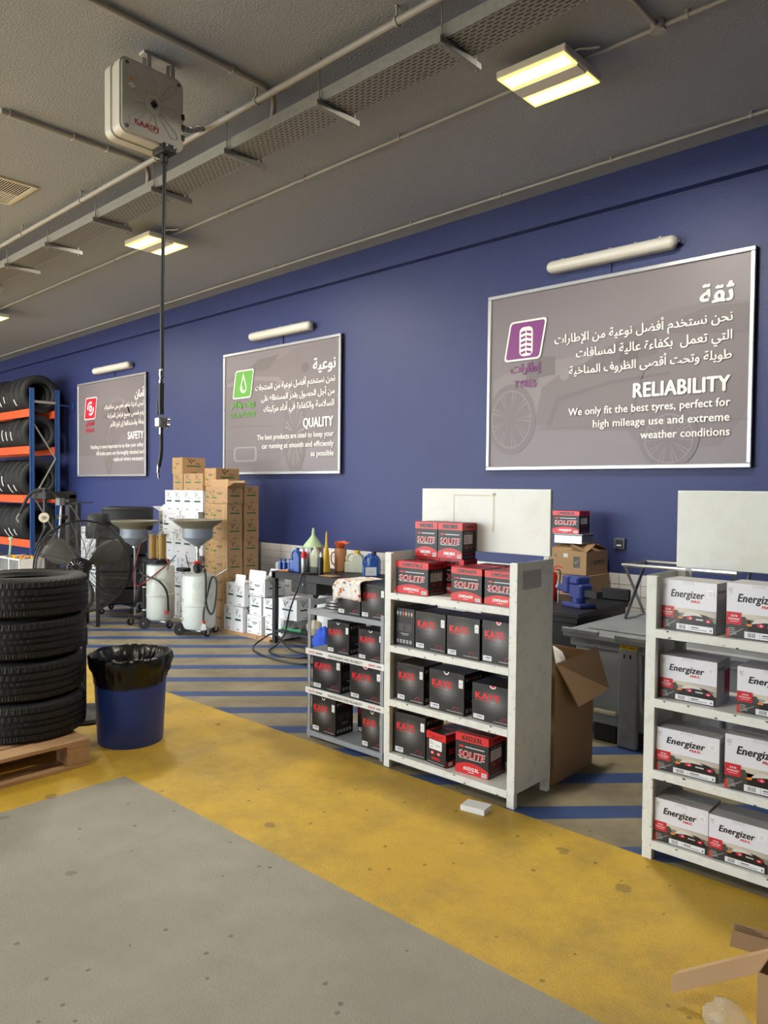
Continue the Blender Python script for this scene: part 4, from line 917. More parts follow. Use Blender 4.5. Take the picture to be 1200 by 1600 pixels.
place(s4, SD, -2.855, 3.40, zA[0] + 0.2, 0.165, 0.128, 0.203, 0, 'slim red and black box on top of the pile, left of two', GS)
place(s4, SD, -2.686, 3.40, zA[0] + 0.2, 0.173, 0.128, 0.203, 0, 'slim red and black box on top of the pile, right of two', GS)
place(s6, (0.15, 0.21, 0.18), -2.632, 3.25, zA[3], 0.15, 0.21, 0.178, -6, 'red and black battery box turned end forward with white label', GS)
place(s3, SD, -2.43, 3.25, zA[3], 0.207, 0.172, 0.215, 3, 'red and black battery box numbered 65D23L', GS)
place(s1, SD, -2.2, 3.425, zA[3], 0.115, 0.115, 0.2, 0, 'red and black battery box behind the one numbered 65D23L', GS)
place(s2, SD, -2.455, 3.43, zA[0], 0.2, 0.115, 0.177, 0, 'red and black box in the back row behind the CMF54459 pair, left', GS)
place(s2, SD, -2.245, 3.43, zA[0], 0.155, 0.115, 0.177, 0, 'red and black box in the back row behind the CMF54459 pair, right', GS)
GE = 'white and red battery boxes on the right shelf'
e = make_energizer(); zC = zA
for x, y, z, w, h, yaw, lab in ((-1.316, 3.235, zC[0], 0.236, 0.213, -4, 'white and red battery box, left on the top shelf, faded print'),
                           (-1.045, 3.23, zC[0], 0.25, 0.222, -2, 'white and red battery box cut by the frame, top shelf'),
                           (-1.318, 3.235, zC[1], 0.24, 0.186, 0, 'white and red battery box, left on second shelf down'),
                           (-0.998, 3.235, zC[1], 0.25, 0.187, 0, 'white and red battery box cut by the frame, second shelf down'),
                           (-1.318, 3.21, zC[2], 0.262, 0.186, 2, 'white and red battery box, left on third shelf down'),
                           (-1.03, 3.205, zC[2], 0.26, 0.222, 3, 'tall white and red battery box cut by the frame, third shelf down'),
                           (-1.318, 3.208, zC[3], 0.226, 0.186, 1.5, 'white and red battery box, left on the bottom shelf'),
                           (-1.088, 3.21, zC[3], 0.227, 0.181, 1, 'white and red battery box, second on the bottom shelf'),
                           (-0.85, 3.21, zC[3], 0.24, 0.181, 1, 'white and red battery box at frame edge, third on the bottom shelf')):
    place(e, ED, x, y, z, w, 0.16, h, yaw, lab, GE)

# newspaper over the grey shelf's boxes
t = thing('newspaper', 'colourful printed leaflet draped over the box on the grey shelf', 'newspaper', (-3.42, 3.246, 1.036))
nx, ny = 14, 16; vs = []; fs = []
for j in range(ny + 1):
    for i in range(nx + 1):
        u_, v_ = i / nx, j / ny; L_ = 0.33 * v_
        x = 0.02 + 0.24 * u_ + 0.03 * (1 - v_) ; drop = 0.105
        if L_ < drop: y, z = -0.012 - 0.006 * math.sin(9 * u_), 0.0 - (drop - L_)
        else: y, z = -0.012 + (L_ - drop), 0.003 + 0.006 * math.sin(6 * u_ + 4 * v_) * 0.5 + 0.003
        if u_ < 0.15: z -= 0.0 + (0.15 - u_) * 0.25
        vs.append((x, y, z - 0.004 * (u_ * 1.5 if L_ < drop else 0)))
for j in range(ny):
    for i in range(nx): a = j * (nx + 1) + i; fs.append((a, a + 1, a + nx + 2, a + nx + 1))
def news_mat():
    m = bpy.data.materials.new('printed_leaflet'); m.use_nodes = True; N = m.node_tree.nodes; L = m.node_tree.links; b = N['Principled BSDF']; b.inputs['Roughness'].default_value = 0.5
    tc = N.new('ShaderNodeTexCoord'); vo = N.new('ShaderNodeTexVoronoi'); vo.inputs['Scale'].default_value = 55; L.new(tc.outputs['Object'], vo.inputs['Vector'])
    r = N.new('ShaderNodeValToRGB'); cr = r.color_ramp; cr.interpolation = 'CONSTANT'
    cols = [(0, (226, 224, 218)), (0.3, (196, 70, 66)), (0.38, (230, 228, 222)), (0.55, (214, 170, 90)), (0.63, (224, 208, 206)), (0.8, (120, 126, 120)), (0.86, (232, 228, 224))]
    cr.elements[0].color = (*lin(cols[0][1]), 1); cr.elements[1].position = cols[1][0]; cr.elements[1].color = (*lin(cols[1][1]), 1)
    for q, c in cols[2:]: e_ = cr.elements.new(q); e_.color = (*lin(c), 1)
    sp = N.new('ShaderNodeSeparateColor'); L.new(vo.outputs['Color'], sp.inputs[0]); L.new(sp.outputs[0], r.inputs[0]); L.new(r.outputs[0], b.inputs['Base Color']); return m
MB().add(vs, fs).build('sheet', news_mat(), t, smooth=True)
o = t.children[0]; md = o.modifiers.new('thickness', 'SOLIDIFY'); md.thickness = 0.0012

# foam slab on the floor
o = MB().box(-0.066, 0.066, -0.045, 0.045, 0, 0.028).build('foam_block', M['foam'], bevel=0.002); o.location = (-2.172, 3.082, 0.0); o.rotation_euler[2] = rad(10)
tag(o, 'small flat white foam block on the yellow floor strip', 'block')

# dark stacked lids on the grey shelf top
t = thing('metal_lid_stack', 'flat grey metal lids lying on the grey shelf top', 'lids', (-3.51, 3.42, LB[0] + 0.001))
for k in range(3): MB().lathe([(0.001, 0), (0.085, 0), (0.09, 0.006), (0.09, 0.016), (0.07, 0.018), (0.001, 0.014)], (0.004 * k, 0, k * 0.02), 24).build('lid', M['steel'], t, smooth=True)

# ------------------------------------------------------------------ oil cartons
def emblem(p, x, y, s, c1):
    p.poly([(x, y + s), (x + 0.1 * s, y + 0.95 * s), (x + 0.45 * s, y + 0.45 * s), (x + 0.6 * s, y), (x + 0.5 * s, y), (x + 0.35 * s, y + 0.4 * s)], c1)
    p.poly([(x + 0.55 * s, y + 0.45 * s), (x + 0.95 * s, y + 0.85 * s), (x + s, y + 0.75 * s), (x + 0.6 * s, y + 0.3 * s)], c1)
    p.poly([(x + 0.4 * s, y + 0.75 * s), (x + 0.5 * s, y + 0.95 * s), (x + 0.52 * s, y + 0.6 * s)], c1)
    p.poly([(x + 0.1 * s, y + 0.35 * s), (x + 0.4 * s, y + 0.3 * s), (x + 0.4 * s, y + 0.22 * s)], c1)
def make_carton(kind, wide, strap=False, flaps=None):
    t = thing('oil_carton', '', 'carton'); brown = kind == 'brown'
    cm = M['kraft'] if brown else M['white_card']; ink = '#2f3a30'; gr = '#2f6b3c' if brown else '#1f4a38'
    b = MB()
    if flaps:
        e_ = 0.012
        b.box(0, 1, 0, e_, 0, 1).box(0, 1, 1 - e_, 1, 0, 1).box(0, e_, e_, 1 - e_, 0, 1).box(1 - e_, 1, e_, 1 - e_, 0, 1).box(0, 1, 0, 1, 0, 0.02)
    else: b.box(0, 1, 0, 1, 0, 1)
    b.build('carton', cm, t, bevel=0.006 if not flaps else 0)
    if not flaps: MB().box(0.01, 0.99, 0.49, 0.51, 1.0, 1.003).build('lid_seam', cm, t)
    else:
        for which in flaps:
            if which == 'front': f = MB().box(0.0, 1, -0.006, 0.006, 0, 0.42, T(0, 0, 1.0, 0, rad(-38)))
            elif which == 'front_up': f = MB().box(0.0, 1, -0.006, 0.006, 0, 0.45, T(0, 0.01, 1.0, 0, rad(-8)))
            elif which == 'right': f = MB().box(-0.006, 0.006, 0, 1, 0, 0.45, T(0.99, 0, 1.0, 0, 0, rad(55)))
            elif which == 'back': f = MB().box(0, 1, -0.006, 0.006, 0, 0.42, T(0, 0.99, 1.0, 0, rad(-20)))
            elif which == 'left': f = MB().box(-0.006, 0.006, 0, 1, 0, 0.45, T(0.01, 0, 1.0, 0, 0, rad(-60)))
            f.build('flap', cm, t)
    def face(p, wide):
        if wide:
            emblem(p, 0.06, 0.62, 0.2, ink)
            p.rect(0.06, 0.32, 0.36, 0.40, gr); p.rect(0.36, 0.62, 0.72, 0.66, ink); p.rect(0.42, 0.55, 0.66, 0.58, ink); p.rect(0.06, 0.5, 0.2, 0.52, ink); p.rect(0.06, 0.45, 0.2, 0.47, ink)
            for k in range(6): p.rect(0.87, 0.28 + k * 0.09, 0.92, 0.33 + k * 0.09, '#6f746f')
            p.rect(0.08, 0.1, 0.3, 0.13, ink); p.rect(0.72, 0.08, 0.92, 0.11, ink); p.rect(0.3, 0.86, 0.8, 0.87, '#8d9094')
        else:
            emblem(p, 0.2, 0.62, 0.36, ink); p.rect(0.56, 0.66, 0.78, 0.68, ink); p.rect(0.56, 0.60, 0.74, 0.62, ink)
            p.rect(0.2, 0.44, 0.8, 0.52, gr); p.rect(0.38, 0.08, 0.64, 0.11, ink)
    p = Print(0.001, 0.004); face(p, wide); p.build('front_print', (0, 0, 0), (1, 0, 0), (0, 0, 1), t)
    q = Print(0.001, 0.004); face(q, False); q.build('side_print', (1, 0, 0), (0, 1, 0), (0, 0, 1), t)
    if strap:
        for x in (0.16, 0.78): MB().box(x, x + 0.025, -0.012, 1.012, -0.001, 1.012).build('strap', M['yellow'], t)
    return t
CT = {'wn': make_carton('white', False), 'ww': make_carton('white', True), 'bn': make_carton('brown', False), 'bw': make_carton('brown', True), 'bs': make_carton('brown', True, True),
      'bo': make_carton('brown', True, False, ['front_up', 'right', 'back']), 'wt': make_carton('white', False, False, ['front_up', 'back']), 'wo': make_carton('white', True, False, ['front', 'left', 'back']), 'wf': make_carton('white', True, False, ['front_up', 'back', 'right'])}
def ctn(k, x0, x1, y0, d, z0, z1, label, group, yaw=0):
    g = 0.0015
    return put(CT[k], (x0 + g, y0 + random.uniform(0, 0.012), z0), rad(yaw), label, group, (x1 - x0 - 2 * g, d - 0.014, z1 - z0 - 0.001))
ORD = ['floor', 'second', 'third', 'fourth', 'fifth', 'sixth', 'seventh', 'eighth']
G1 = 'cartons in the tall brown and white stacks'
for i in range(8):
    z0 = 0.202 * i; nm = 'floor level' if i == 0 else ORD[i] + ' level'
    if i < 7: ctn('bs' if i in (1, 2, 3, 4, 6) else 'bw', -7.30, -6.98, 5.05, 0.225, z0, z0 + 0.202, 'brown oil carton at the front corner of the brown stack, ' + nm, G1)
    else: ctn('bo', -7.30, -6.98, 5.05, 0.225, z0, z0 + 0.19, 'brown oil carton with its flaps open on the brown stack', G1)
    ctn('bw', -7.30, -6.985, 5.28, 0.225, z0, z0 + 0.202, 'brown oil carton in the rear column of the brown stack, ' + nm, G1)
    ctn('bw', -7.515, -7.305, 5.12, 0.3, z0, z0 + 0.202, 'brown oil carton between brown and white stacks, ' + nm, G1)
ctn('bs', -7.53, -7.30, 5.12, 0.34, 1.617, 1.82, 'strapped brown carton lying on top of the brown stack', G1)
rows = [(0.0, 0.265, 'ww'), (0.265, 0.53, 'wn'), (0.53, 0.792, 'ww'), (0.792, 1.05, 'wn'), (1.05, 1.308, 'ww'), (1.308, 1.56, 'wn')]
for i, (z0, z1, k) in enumerate(rows):
    nm = 'floor row' if i == 0 else ORD[i] + ' row'
    if k == 'ww': cells = [(-8.386, -8.01), (-8.005, -7.63)]
    else: cells = [(-8.345, -8.156), (-8.156, -7.959), (-7.959, -7.75), (-7.75, -7.53)]
    for j, (a, b_) in enumerate(cells):
        pos = (['left', 'right'] if len(cells) == 2 else ['leftmost', 'second from left', 'second from right', 'rightmost'])[j]
        ctn(k, a, b_, 5.1, 0.3, z0, z1, 'white oil carton in the tall white stack, %s, %s' % (nm, pos), G1)
for j, (a, b_) in enumerate(((-8.156, -7.945), (-7.94, -7.735), (-7.73, -7.525))):
    ctn('bn', a, b_, 5.1, 0.3, 1.56, 1.76, ['left', 'middle', 'right'][j] + ' one of three brown cartons on the white stack', G1)
ctn('bs', -8.184, -7.96, 5.1, 0.34, 1.76, 1.955, 'strapped brown carton alone at the very top, highest of all', G1)
for i in range(4): ctn('ww', -8.80, -8.392, 5.28, 0.3, 0.262 * i, 0.262 * (i + 1), 'wide white carton left of the tall white stack, ' + ORD[i] + (' level' if i == 0 else ' from floor'), G1)
ctn('wo', -8.78, -8.392, 5.28, 0.3, 1.048, 1.29, 'white carton with open lid left of the tall white stack', G1)
for i in range(5): ctn('bw', -9.26, -8.815, 5.5, 0.3, 0.178 * i, 0.178 * (i + 1), 'brown carton behind the left waste oil drainer, ' + ORD[i] + (' level' if i == 0 else ' from floor'), G1)
# low white pile on a thin pallet
G2 = 'white cartons in the low pile by the black table'
t = thing('flat_pallet', 'thin wooden pallet board under the low pile of white cartons', 'pallet', (-6.975, 4.97, 0))
for i in range(4): MB().box(0.0 + i * 0.215, 0.2 + i * 0.215, 0, 0.5, 0.012, 0.024).build('plank', M['wood_y'], t)
for y in (0.0, 0.22, 0.43): MB().box(0, 0.845, y, y + 0.06, 0, 0.012).build('runner', M['wood'], t)
zp = 0.025
ctn('wn', -6.972, -6.80, 5.0, 0.28, zp, 0.30, 'white carton, bottom left of the low pile', G2)
ctn('wn', -6.80, -6.625, 5.0, 0.28, zp, 0.30, 'white carton, second along the bottom of the low pile', G2)
ctn('wn', -6.95, -6.785, 5.015, 0.27, 0.302, 0.55, 'white carton, upper left of the low pile', G2)
ctn('wt', -6.775, -6.6, 5.0, 0.28, 0.302, 0.545, 'white carton with flaps standing open, beside the upper left one', G2)
ctn('ww', -6.612, -6.36, 5.04, 0.26, zp, 0.226, 'wide white carton lying at the bottom middle of the low pile', G2)
ctn('ww', -6.355, -6.04, 5.08, 0.26, zp, 0.226, 'wide white carton at the bottom right behind the table leg', G2)
ctn('wn', -6.60, -6.392, 5.07, 0.26, 0.228, 0.43, 'narrow white carton in the middle of the low pile', G2)
ctn('wn', -6.39, -6.185, 5.09, 0.26, 0.228, 0.425, 'narrow white carton behind the table leg', G2)
ctn('wn', -6.17, -5.88, 5.12, 0.26, 0.228, 0.445, 'square white carton under the black table', G2)
ctn('wf', -6.61, -6.33, 5.06, 0.29, 0.432, 0.625, 'white carton with torn open flaps on top of the low pile', G2)
for i in range(4): ctn('ww', -6.84, -6.47, 5.62, 0.3, 0.185 * i, 0.185 * (i + 1), 'white carton against the tiles behind the table, ' + ORD[i] + (' level' if i == 0 else ' from floor'), G2)

# ------------------------------------------------------------------ tyres
def tyre_mesh(R, w, rim, seg, detail):
    # profile: (radius, height across the width), cross section around; grooves cut into the tread
    prof = []
    hw = w / 2
    prof.append((rim, -hw * 0.72)); prof.append((rim + 0.012, -hw * 0.86)); prof.append((rim + 0.05, -hw * 0.99)); prof.append((R - 0.07, -hw)); prof.append((R - 0.035, -hw * 0.96)); prof.append((R - 0.014, -hw * 0.86))
    tread = []
    xs = [-0.80, -0.56, -0.54, -0.46, -0.44, -0.20, -0.18, -0.08, -0.06, 0.06, 0.08, 0.18, 0.20, 0.44, 0.46, 0.54, 0.56, 0.80] if detail else [-0.78, -0.5, -0.44, -0.16, -0.10, 0.10, 0.16, 0.44, 0.5, 0.78]
    gro = {-0.54, -0.46, -0.18, -0.08, 0.08, 0.18, 0.46, 0.54} if detail else {-0.5, -0.44, -0.16, -0.10, 0.10, 0.16, 0.44, 0.5}
    for x in xs:
        rr_ = R - 0.010 * abs(x) ** 3
        if x in gro: rr_ -= 0.010
        tread.append((rr_, x * hw, x))
    full = [(r, z, None) for r, z in prof] + [(r, z, x) for r, z, x in tread] + [(r, -z, None) for r, z in reversed(prof)]
    full += [(rim - 0.012, hw * 0.66, None), (rim + 0.004, 0.45 * hw, None), (R - 0.03, 0.4 * hw, None), (R - 0.022, 0, None), (R - 0.03, -0.4 * hw, None), (rim + 0.004, -0.45 * hw, None), (rim - 0.012, -hw * 0.66, None)]
    n = seg; vs = []; fs = []; K_ = len(full)
    for i, (r, z, x) in enumerate(full):
        for j in range(n):
            rj = r; ph = j
            if detail and x is not None and x not in gro:
                if abs(x) >= 0.56:
                    if (j + (0 if abs(x) > 0.7 else 2)) % 5 == 0: rj -= 0.006
                else:
                    sh = int(abs(x) * 10)
                    if (j * 1 + sh * 2) % 5 == 0: rj -= 0.005
            a = 2 * PI * (j + (0.5 * abs(x) * 2 if x is not None else 0)) / n
            vs.append((rj * math.cos(a), rj * math.sin(a), z))
    for i in range(K_):
        i2 = (i + 1) % K_
        for j in range(n): j2 = (j + 1) % n; fs.append((i * n + j, i * n + j2, i2 * n + j2, i2 * n + j))
    return vs, fs
tv, tf = tyre_mesh(0.342, 0.228, 0.225, 320, True)
def make_tyre(vs, fs, name, m, ang=0.5):
    return MB().add(vs, fs).build(name, m, smooth=True, ang=ang)
big = make_tyre(tv, tf, 'tyre', M['rubber'])
first = True
for i in range(4):
    o = big if i == 0 else link('tyre', big.data)
    o.location = (-4.585 + (0, -0.012, -0.004, 0.006)[i], 1.868 + (0.0, -0.012, -0.002, 0.012)[i], 0.157 + 0.113 + i * 0.2325); o.rotation_euler = (rad((0, 0.6, -0.5, 0.4)[i]), 0, i * 1.3)
    tag(o, ['large black tyre at the bottom of the stack, resting on the pallet', 'large black tyre, second from the pallet in the near stack', 'large black tyre, third from the pallet in the near stack', 'large black tyre on top of the near stack'][i], 'tyre', 'stack of tyres on the pallet')
# pallet
t = thing('wooden_pallet', 'wooden pallet under the stack of large tyres', 'pallet', (-4.94, 0.85, 0))
for i, x in enumerate((0.0, 0.165, 0.33, 0.495, 0.66)): MB().box(x, x + 0.14, 0, 1.2, 0.134, 0.156).build('deck_board', M['wood_y'], t, bevel=0.002)
for y in (0.0, 0.53, 1.07):
    MB().box(0, 0.8, y, y + 0.13, 0.115, 0.1335).build('cross_board', M['wood'], t, bevel=0.002)
    for x in (0, 0.33, 0.66): MB().box(x, x + 0.14, y, y + 0.13, 0.0225, 0.1145).build('block', M['wood'], t, bevel=0.003)
for x in (0.0, 0.33, 0.66): MB().box(x, x + 0.14, 0, 1.2, 0.0, 0.022).build('bottom_board', M['wood_y'], t, bevel=0.002)

# blue bin with bag
t = thing('waste_bin', 'blue plastic bin with a black liner on the yellow floor', 'bin', (-4.375, 2.435, 0))
MB().lathe([(0.001, 0.004), (0.185, 0.004), (0.193, 0.0), (0.198, 0.012), (0.222, 0.50), (0.227, 0.505), (0.227, 0.525), (0.219, 0.525), (0.213, 0.5), (0.19, 0.02), (0.001, 0.015)], n=56).build('bin_body', M['blue_bin'], t, smooth=True)
vs = []; fs = []; n = 140; rowsb = [(0.216, 0.405, 0.002), (0.224, 0.43, 0.006), (0.234, 0.455, 0.010), (0.244, 0.48, 0.010), (0.252, 0.505, 0.009), (0.256, 0.53, 0.008), (0.252, 0.55, 0.006), (0.243, 0.558, 0.004), (0.234, 0.552, 0.005), (0.214, 0.53, 0.006), (0.196, 0.49, 0.012), (0.176, 0.43, 0.016), (0.15, 0.37, 0.02), (0.09, 0.34, 0.02), (0.001, 0.34, 0)]
for i, (r, z, amp) in enumerate(rowsb):
    for j in range(n):
        a = 2 * PI * j / n
        q = noise.noise(Vector((math.cos(a) * 7, math.sin(a) * 7, i * 0.5))) * amp * 1.6 + noise.noise(Vector((math.cos(a) * 22, math.sin(a) * 22, i * 0.9))) * amp * 1.3 + noise.noise(Vector((math.cos(a) * 45, math.sin(a) * 45, i * 1.4))) * amp * 0.5
        zz = z + noise.noise(Vector((math.cos(a) * 3, math.sin(a) * 3, 9 + i * 0.1))) * 0.010 + noise.noise(Vector((math.cos(a) * 20, math.sin(a) * 20, i * 0.3))) * 0.006
        if i <= 1: zz -= (0.035 if i == 0 else 0.02) * max(0, math.cos(a + 0.75)) - 0.012 * noise.noise(Vector((math.cos(a) * 4, math.sin(a) * 4, 3)))
        rr2 = r + q * 0.8
        if i == 0: rr2 = 0.2215 + abs(q)
        if 1 <= i <= 3: rr2 = max(rr2, 0.2235)
        vs.append((rr2 * math.cos(a), rr2 * math.sin(a), zz))
for i in range(len(rowsb) - 1):
    for j in range(n): j2 = (j + 1) % n; fs.append((i * n + j, i * n + j2, (i + 1) * n + j2, (i + 1) * n + j))
MB().add(vs, fs).build('bag_liner', M['bag'], t, smooth=True, ang=1.2)
for i, (x, y, s_) in enumerate(((0.02, -0.06, 0.03), (-0.06, 0.05, 0.025), (0.07, 0.06, 0.022))):
    b = MB(); pts = []
    b.lathe([(0.001, -s_ * 0.7), (s_ * 0.8, -s_ * 0.4), (s_, 0), (s_ * 0.7, s_ * 0.5), (0.001, s_ * 0.7)], (x, y, 0.40), 9)
    o = b.build('crumpled_paper', M['foam'], t)
    for v_ in o.data.vertices: v_.co += Vector((noise.noise(v_.co * 60), noise.noise(v_.co * 60 + Vector((5, 0, 0))), noise.noise(v_.co * 60 + Vector((0, 7, 0))))) * 0.012

# ------------------------------------------------------------------ drum fan
t = thing('drum_fan', 'large black caged fan on a round base behind the tyre stack', 'fan', (-5.06, 2.46, 0))
MB().lathe([(0.001, 0), (0.235, 0), (0.24, 0.01), (0.22, 0.028), (0.06, 0.045), (0.03, 0.06), (0.001, 0.06)], n=40).build('base', M['black_metal'], t, smooth=True)
MB().cyl((0, 0, 0.05), (0, 0, 0.72), 0.02, 14).cyl((0, 0, 0.5), (0, 0, 0.62), 0.028, 14).build('pole', M['black_metal'], t, smooth=True)
hd = bpy.data.objects.new('fan_head', None)
fdir = Vector((0.80, -0.60, 0.06)).normalized()      # towards the lens side
FM = T(0, 0, 1.045) @ fdir.to_track_quat('Z', 'Y').to_matrix().to_4x4()
RF = 0.315
def ringpts(r, z, n=48): return [FM @ Vector((r * math.cos(2 * PI * k / n), r * math.sin(2 * PI * k / n), z)) for k in range(n)]
prof_cage = lambda r: 0.085 * (1 - (r / RF) ** 2.5)
for s in (1, -1):
    g = MB()
    for k in range(36):
        r = 0.055 + (RF - 0.055) * k / 35
        g.tube(ringpts(r, s * (0.03 + prof_cage(r)), 40), 0.0015, 4, closed=True)
    o = g.build('guard_rings' , M['guard'], t, smooth=True); stuff(o)
    g = MB()
    for k in range(12):
        a = 2 * PI * k / 12
        pts = []
        for q in range(9):
            r = 0.05 + (RF - 0.05) * q / 8; aa = a + 0.25 * q / 8
            pts.append(FM @ Vector((r * math.cos(aa), r * math.sin(aa), s * (0.0285 + prof_cage(r)))))
        g.tube(pts, 0.0026, 4)
    stuff(g.build('guard_spokes', M['guard'], t, smooth=True))
MB().tube(ringpts(RF, 0.03), 0.006, 6, closed=True).tube(ringpts(RF, -0.03), 0.006, 6, closed=True).build('guard_rim', M['black_metal'], t, smooth=True)
b = MB(); b.lathe([(0.001, -0.03), (0.045, -0.03), (0.05, -0.02), (0.05, 0.02), (0.03, 0.03), (0.001, 0.03)], n=24, M=FM @ T(0, 0, -0.03)); b.build('blade_hub', M['black_plastic'], t, smooth=True)
for k in range(3):
    a0 = 2 * PI * k / 3 + 0.5; vs = []; fs = []
    for i in range(7):
        r = 0.045 + 0.245 * i / 6; wd = 0.35 + 0.55 * math.sin(PI * min(1, (i / 6) * 0.8 + 0.15))
        for j in range(6):
            q = (j / 5 - 0.5); a = a0 + q * wd
            vs.append(FM @ Vector((r * math.cos(a), r * math.sin(a), -0.03 + q * 0.07 * (1 - 0.3 * i / 6))))
    for i in range(6):
        for j in range(5): fs.append((i * 6 + j, i * 6 + j + 1, (i + 1) * 6 + j + 1, (i + 1) * 6 + j))
    o = MB().add(vs, fs).build('fan_blade', M['blade'], t, smooth=True, ang=2); md = o.modifiers.new('thickness', 'SOLIDIFY'); md.thickness = 0.002
b = MB(); b.lathe([(0.001, 0.24), (0.05, 0.24), (0.062, 0.225), (0.066, 0.2), (0.066, 0.13), (0.05, 0.11), (0.05, 0.0), (0.001, 0.0)], n=28, M=FM @ T(0.0, 0, 0)); b.build('motor', M['black_metal'], t, smooth=True)
for k in range(14):
    a = 2 * PI * k / 14; p0 = FM @ Vector((0.022 * math.cos(a), 0.022 * math.sin(a), 0.2405)); p1 = FM @ Vector((0.05 * math.cos(a), 0.05 * math.sin(a), 0.2405))
    MB().cyl(p0, p1, 0.0022, 4).build('vent_fin', M['steel'], t)
MB().tube([FM @ Vector((0, 0, 0.16)) + Vector((0, 0, 0)), FM @ Vector((0, 0, 0.16)) + Vector((-0.03, 0.0, -0.14)), Vector((0, 0, 0.72))], 0.018, 10).build('yoke', M['black_metal'], t, smooth=True)

# ------------------------------------------------------------------ waste oil drainers
def castor(t, x, y, r=0.04, m='rubber'):
    cw = MB().cyl((x - 0.012, y, r), (x + 0.012, y, r), r, 20).build('castor_wheel', M[m], t, smooth=True)
    MB().cyl((x - 0.014, y, r), (x + 0.014, y, r), r * 0.45, 12).build('castor_hub', M['steel'], cw, smooth=True)
    MB().box(x - 0.02, x - 0.016, y - 0.015, y + 0.015, r - 0.01, r * 2 + 0.015).box(x + 0.016, x + 0.02, y - 0.015, y + 0.015, r - 0.01, r * 2 + 0.015).box(x - 0.02, x + 0.02, y - 0.018, y + 0.018, r * 2 + 0.012, r * 2 + 0.018).build('castor_fork', M['steel'], t)
def bigwheel(t, x, y, r, d):
    d = Vector(d).normalized(); c = Vector((x, y, r))
    wo = MB().cyl(c - d * 0.018, c + d * 0.018, r, 28).build('wheel', M['rubber'], t, smooth=True); t = wo
    MB().lathe([(0.001, 0), (r * 0.5, 0), (r * 0.56, 0.004), (r * 0.56, 0.006)], n=20, M=Matrix.Translation(c + d * 0.017) @ d.to_track_quat('Z', 'Y').to_matrix().to_4x4()).build('wheel_disc', M['black_metal'], t, smooth=True)
    n = 24; q = d.to_track_quat('Z', 'Y').to_matrix()
    MB().tube([c + d * 0.02 + q @ Vector((r * 0.52 * math.cos(2 * PI * k / n), r * 0.52 * math.sin(2 * PI * k / n), 0)) for k in range(n)], 0.003, 5, closed=True).build('wheel_ring', M['steel'], t, smooth=True)
    MB().cyl(c, c + d * 0.03, 0.01, 10).build('axle_cap', M['steel'], t, smooth=True)
def tank(t, r, z0, z1):
    h = z1 - z0; zm = z0 + h * 0.46
    P = [(0.001, z0), (r * 0.7, z0 + 0.004), (r * 0.92, z0 + 0.025), (r, z0 + 0.06), (r, zm - 0.016), (r + 0.005, zm - 0.012), (r + 0.005, zm - 0.004), (r + 0.001, zm), (r + 0.005, zm + 0.004), (r + 0.005, zm + 0.012), (r, zm + 0.016), (r, z1 - 0.06), (r * 0.93, z1 - 0.022), (r * 0.7, z1 - 0.003), (0.001, z1)]
    MB().lathe(P, n=48).build('tank', M['tank'], t, smooth=True)
def basin(t, x, y, z):
    MB().lathe([(0.03, 0.0), (0.15, 0.085), (0.163, 0.1), (0.163, 0.2), (0.158, 0.2), (0.155, 0.1), (0.03, 0.01)], (x, y, z), 40, closed=True).build('funnel', M['funnel_grey'], t, smooth=True)
    MB().lathe([(0.17, 0.2), (0.178, 0.215), (0.235, 0.25), (0.262, 0.275), (0.268, 0.287), (0.262, 0.292), (0.23, 0.262), (0.17, 0.225), (0.12, 0.215), (0.12, 0.2)], (x, y, z), 44, closed=True).build('basin_rim', M['basin'], t, smooth=True)
    MB().lathe([(0.02, 0.0), (0.03, 0.0), (0.03, 0.02), (0.02, 0.02)], (x, y, z - 0.02), 16, closed=True).build('funnel_neck', M['steel'], t, smooth=True)
t = thing('waste_oil_drainer', 'pale grey wheeled oil drainer with basin, in front of the brown cartons', 'oil drainer', (-7.03, 4.72, 0), group='waste oil drainers')
tank(t, 0.18, 0.05, 0.665)
basin(t, -0.01, -0.01, 0.955)
MB().cyl((-0.01, -0.01, 0.79), (-0.01, -0.01, 0.945), 0.014, 12).cyl((-0.01, -0.01, 0.85), (-0.01, -0.01, 0.885), 0.02, 12).build('riser_pipe', M['chrome'], t, smooth=True)
MB().lathe([(0.03, 0), (0.05, 0.006), (0.05, 0.016), (0.028, 0.03)], (-0.01, -0.01, 0.765), 6).build('red_collar', M['red'], t)
MB().lathe([(0.02, 0), (0.045, 0.02), (0.05, 0.07), (0.03, 0.1)], (-0.01, -0.01, 0.665), 8).build('valve_block', M['black_metal'], t)
for s in (-1, 1): MB().tube([(-0.01 + s * 0.04, -0.01, 0.74), (-0.01 + s * 0.07, -0.01, 0.72), (-0.01 + s * 0.065, -0.01, 0.68)], 0.007, 6).build('lever', M['black_plastic'], t)
MB().box(-0.20, -0.06, -0.16, -0.06, 0.68, 0.72).build('tool_tray', M['black_plastic'], t, bevel=0.006)
MB().tube(bez([(-0.18, -0.02, 0.62), (-0.22, 0.02, 0.70), (-0.16, -0.04, 0.78), (-0.10, -0.1, 0.86), (-0.06, -0.12, 0.84), (-0.12, -0.06, 0.76)], 8), 0.006, 6).build('push_handle', M['steel'], t, smooth=True)
MB().cyl((0.15, 0.02, 0.59), (0.36, 0.12, 0.73), 0.0075, 8).build('suction_probe', M['steel'], t, smooth=True)
